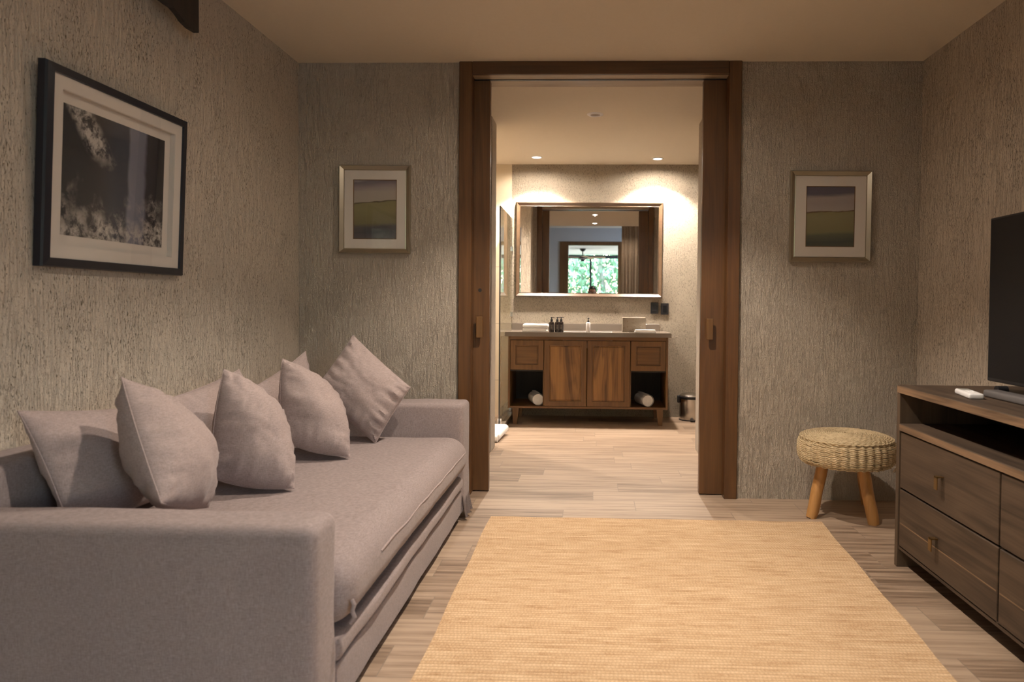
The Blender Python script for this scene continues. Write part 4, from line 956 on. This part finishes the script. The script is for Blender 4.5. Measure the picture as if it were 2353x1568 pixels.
for v in list(b.verts):
    x, y, z = v.co
    if y > 0.25 and z < 0.42: b.verts.remove(v); continue
    dn = 1.0 if z > -0.2 else 1.0 + (-z - 0.2) * 0.9
    v.co = (x * 0.087, y * 0.104 + 0.026, z * (0.125 if z > 0 else 0.20) + 1.358)
bmesh.ops.solidify(b, geom=b.faces[:], thickness=0.012)
obj('hair', b, M_hair, pe, True, world=False)
for s in (-1, 1):
    b = BM(); bmesh.ops.create_uvsphere(b, u_segments=12, v_segments=8, radius=1.0)
    bmesh.ops.transform(b, matrix=Matrix.Translation((s * 0.0745, 0.03, 1.335)) @ Matrix.Diagonal((0.009, 0.018, 0.030, 1)), verts=b.verts); obj('ear', b, M_skin, pe, True, world=False)
    b = BM(); bmesh.ops.create_uvsphere(b, u_segments=12, v_segments=8, radius=0.011); bmesh.ops.translate(b, vec=(s * 0.030, 0.107, 1.343), verts=b.verts); obj('eye', b, M_whitep, pe, True, world=False)
b = BM()
for s in (-1, 1):
    tube(b, [(s * 0.032 + 0.024 * math.cos(a * math.pi / 8), 0.128, 1.342 + 0.019 * math.sin(a * math.pi / 8)) for a in range(16)], 0.0022, 6, closed=True)
    tube(b, [(s * 0.056, 0.126, 1.345), (s * 0.074, 0.09, 1.348), (s * 0.078, 0.03, 1.345)], 0.0018, 6)
tube(b, [(-0.009, 0.13, 1.346), (0, 0.132, 1.349), (0.009, 0.13, 1.346)], 0.002, 6)
obj('glasses', b, M_plastic, pe, True, world=False)
for s in (-1, 1):   # hands around the camera body: palm and five fingers
    Jh = [((s * 0.10, 0.19, 1.02), 0.026), ((s * 0.088, 0.215, 1.055), (0.034, 0.016)), ((s * 0.083, 0.230, 1.085), (0.036, 0.014))]
    Eh = [(0, 1), (1, 2)]
    for k in range(4):
        bx_ = s * (0.083); z0 = 1.066 + 0.017 * k; L = (0.85, 1.0, 1.05, 0.9)[k]
        i0 = len(Jh); Jh += [((bx_, 0.243, z0 + 0.006), 0.0095), ((s * 0.074, 0.243 + 0.024 * L, z0 + 0.008), 0.0088), ((s * (0.074 - 0.026 * L), 0.250 + 0.018 * L, z0 + 0.008), 0.0080)]
        Eh += [(2, i0), (i0, i0 + 1), (i0 + 1, i0 + 2)]
    i0 = len(Jh); Jh += [((s * 0.072, 0.205, 1.068), 0.012), ((s * 0.050, 0.196, 1.088), 0.0105), ((s * 0.030, 0.196, 1.098), 0.0090)]
    Eh += [(1, i0), (i0, i0 + 1), (i0 + 1, i0 + 2)]
    skin('hand', Jh, Eh, M_skin, pe)
for sx_, y_, z_ in ((-0.12, 0.40, 0.03), (0.13, -0.36, 0.045)):
    b = BM(); box(b, sx_ - 0.042, sx_ + 0.042, y_ - 0.10, y_ + 0.13, z_ - 0.03, z_ + 0.035, 0.02, 3); obj('shoe', b, M_plastic, pe, True, world=False)
dc = thing('handheld_camera', 'black camera held in the hands of the kneeling person', 'camera', (0, -0.09, 1.06))
b = BM(); box(b, -0.066, 0.066, -0.105, -0.055, 1.058, 1.142, 0.008, 3); box(b, -0.022, 0.022, -0.100, -0.058, 1.138, 1.162, 0.006, 2); obj('body', b, M_plastic, dc, True)
b = BM(); cyl(b, (0, -0.056, 1.10), (0, -0.022, 1.10), 0.034, 0.030, 28); obj('lens', b, M_plastic, dc, True)
# bed (not reflected) is left out
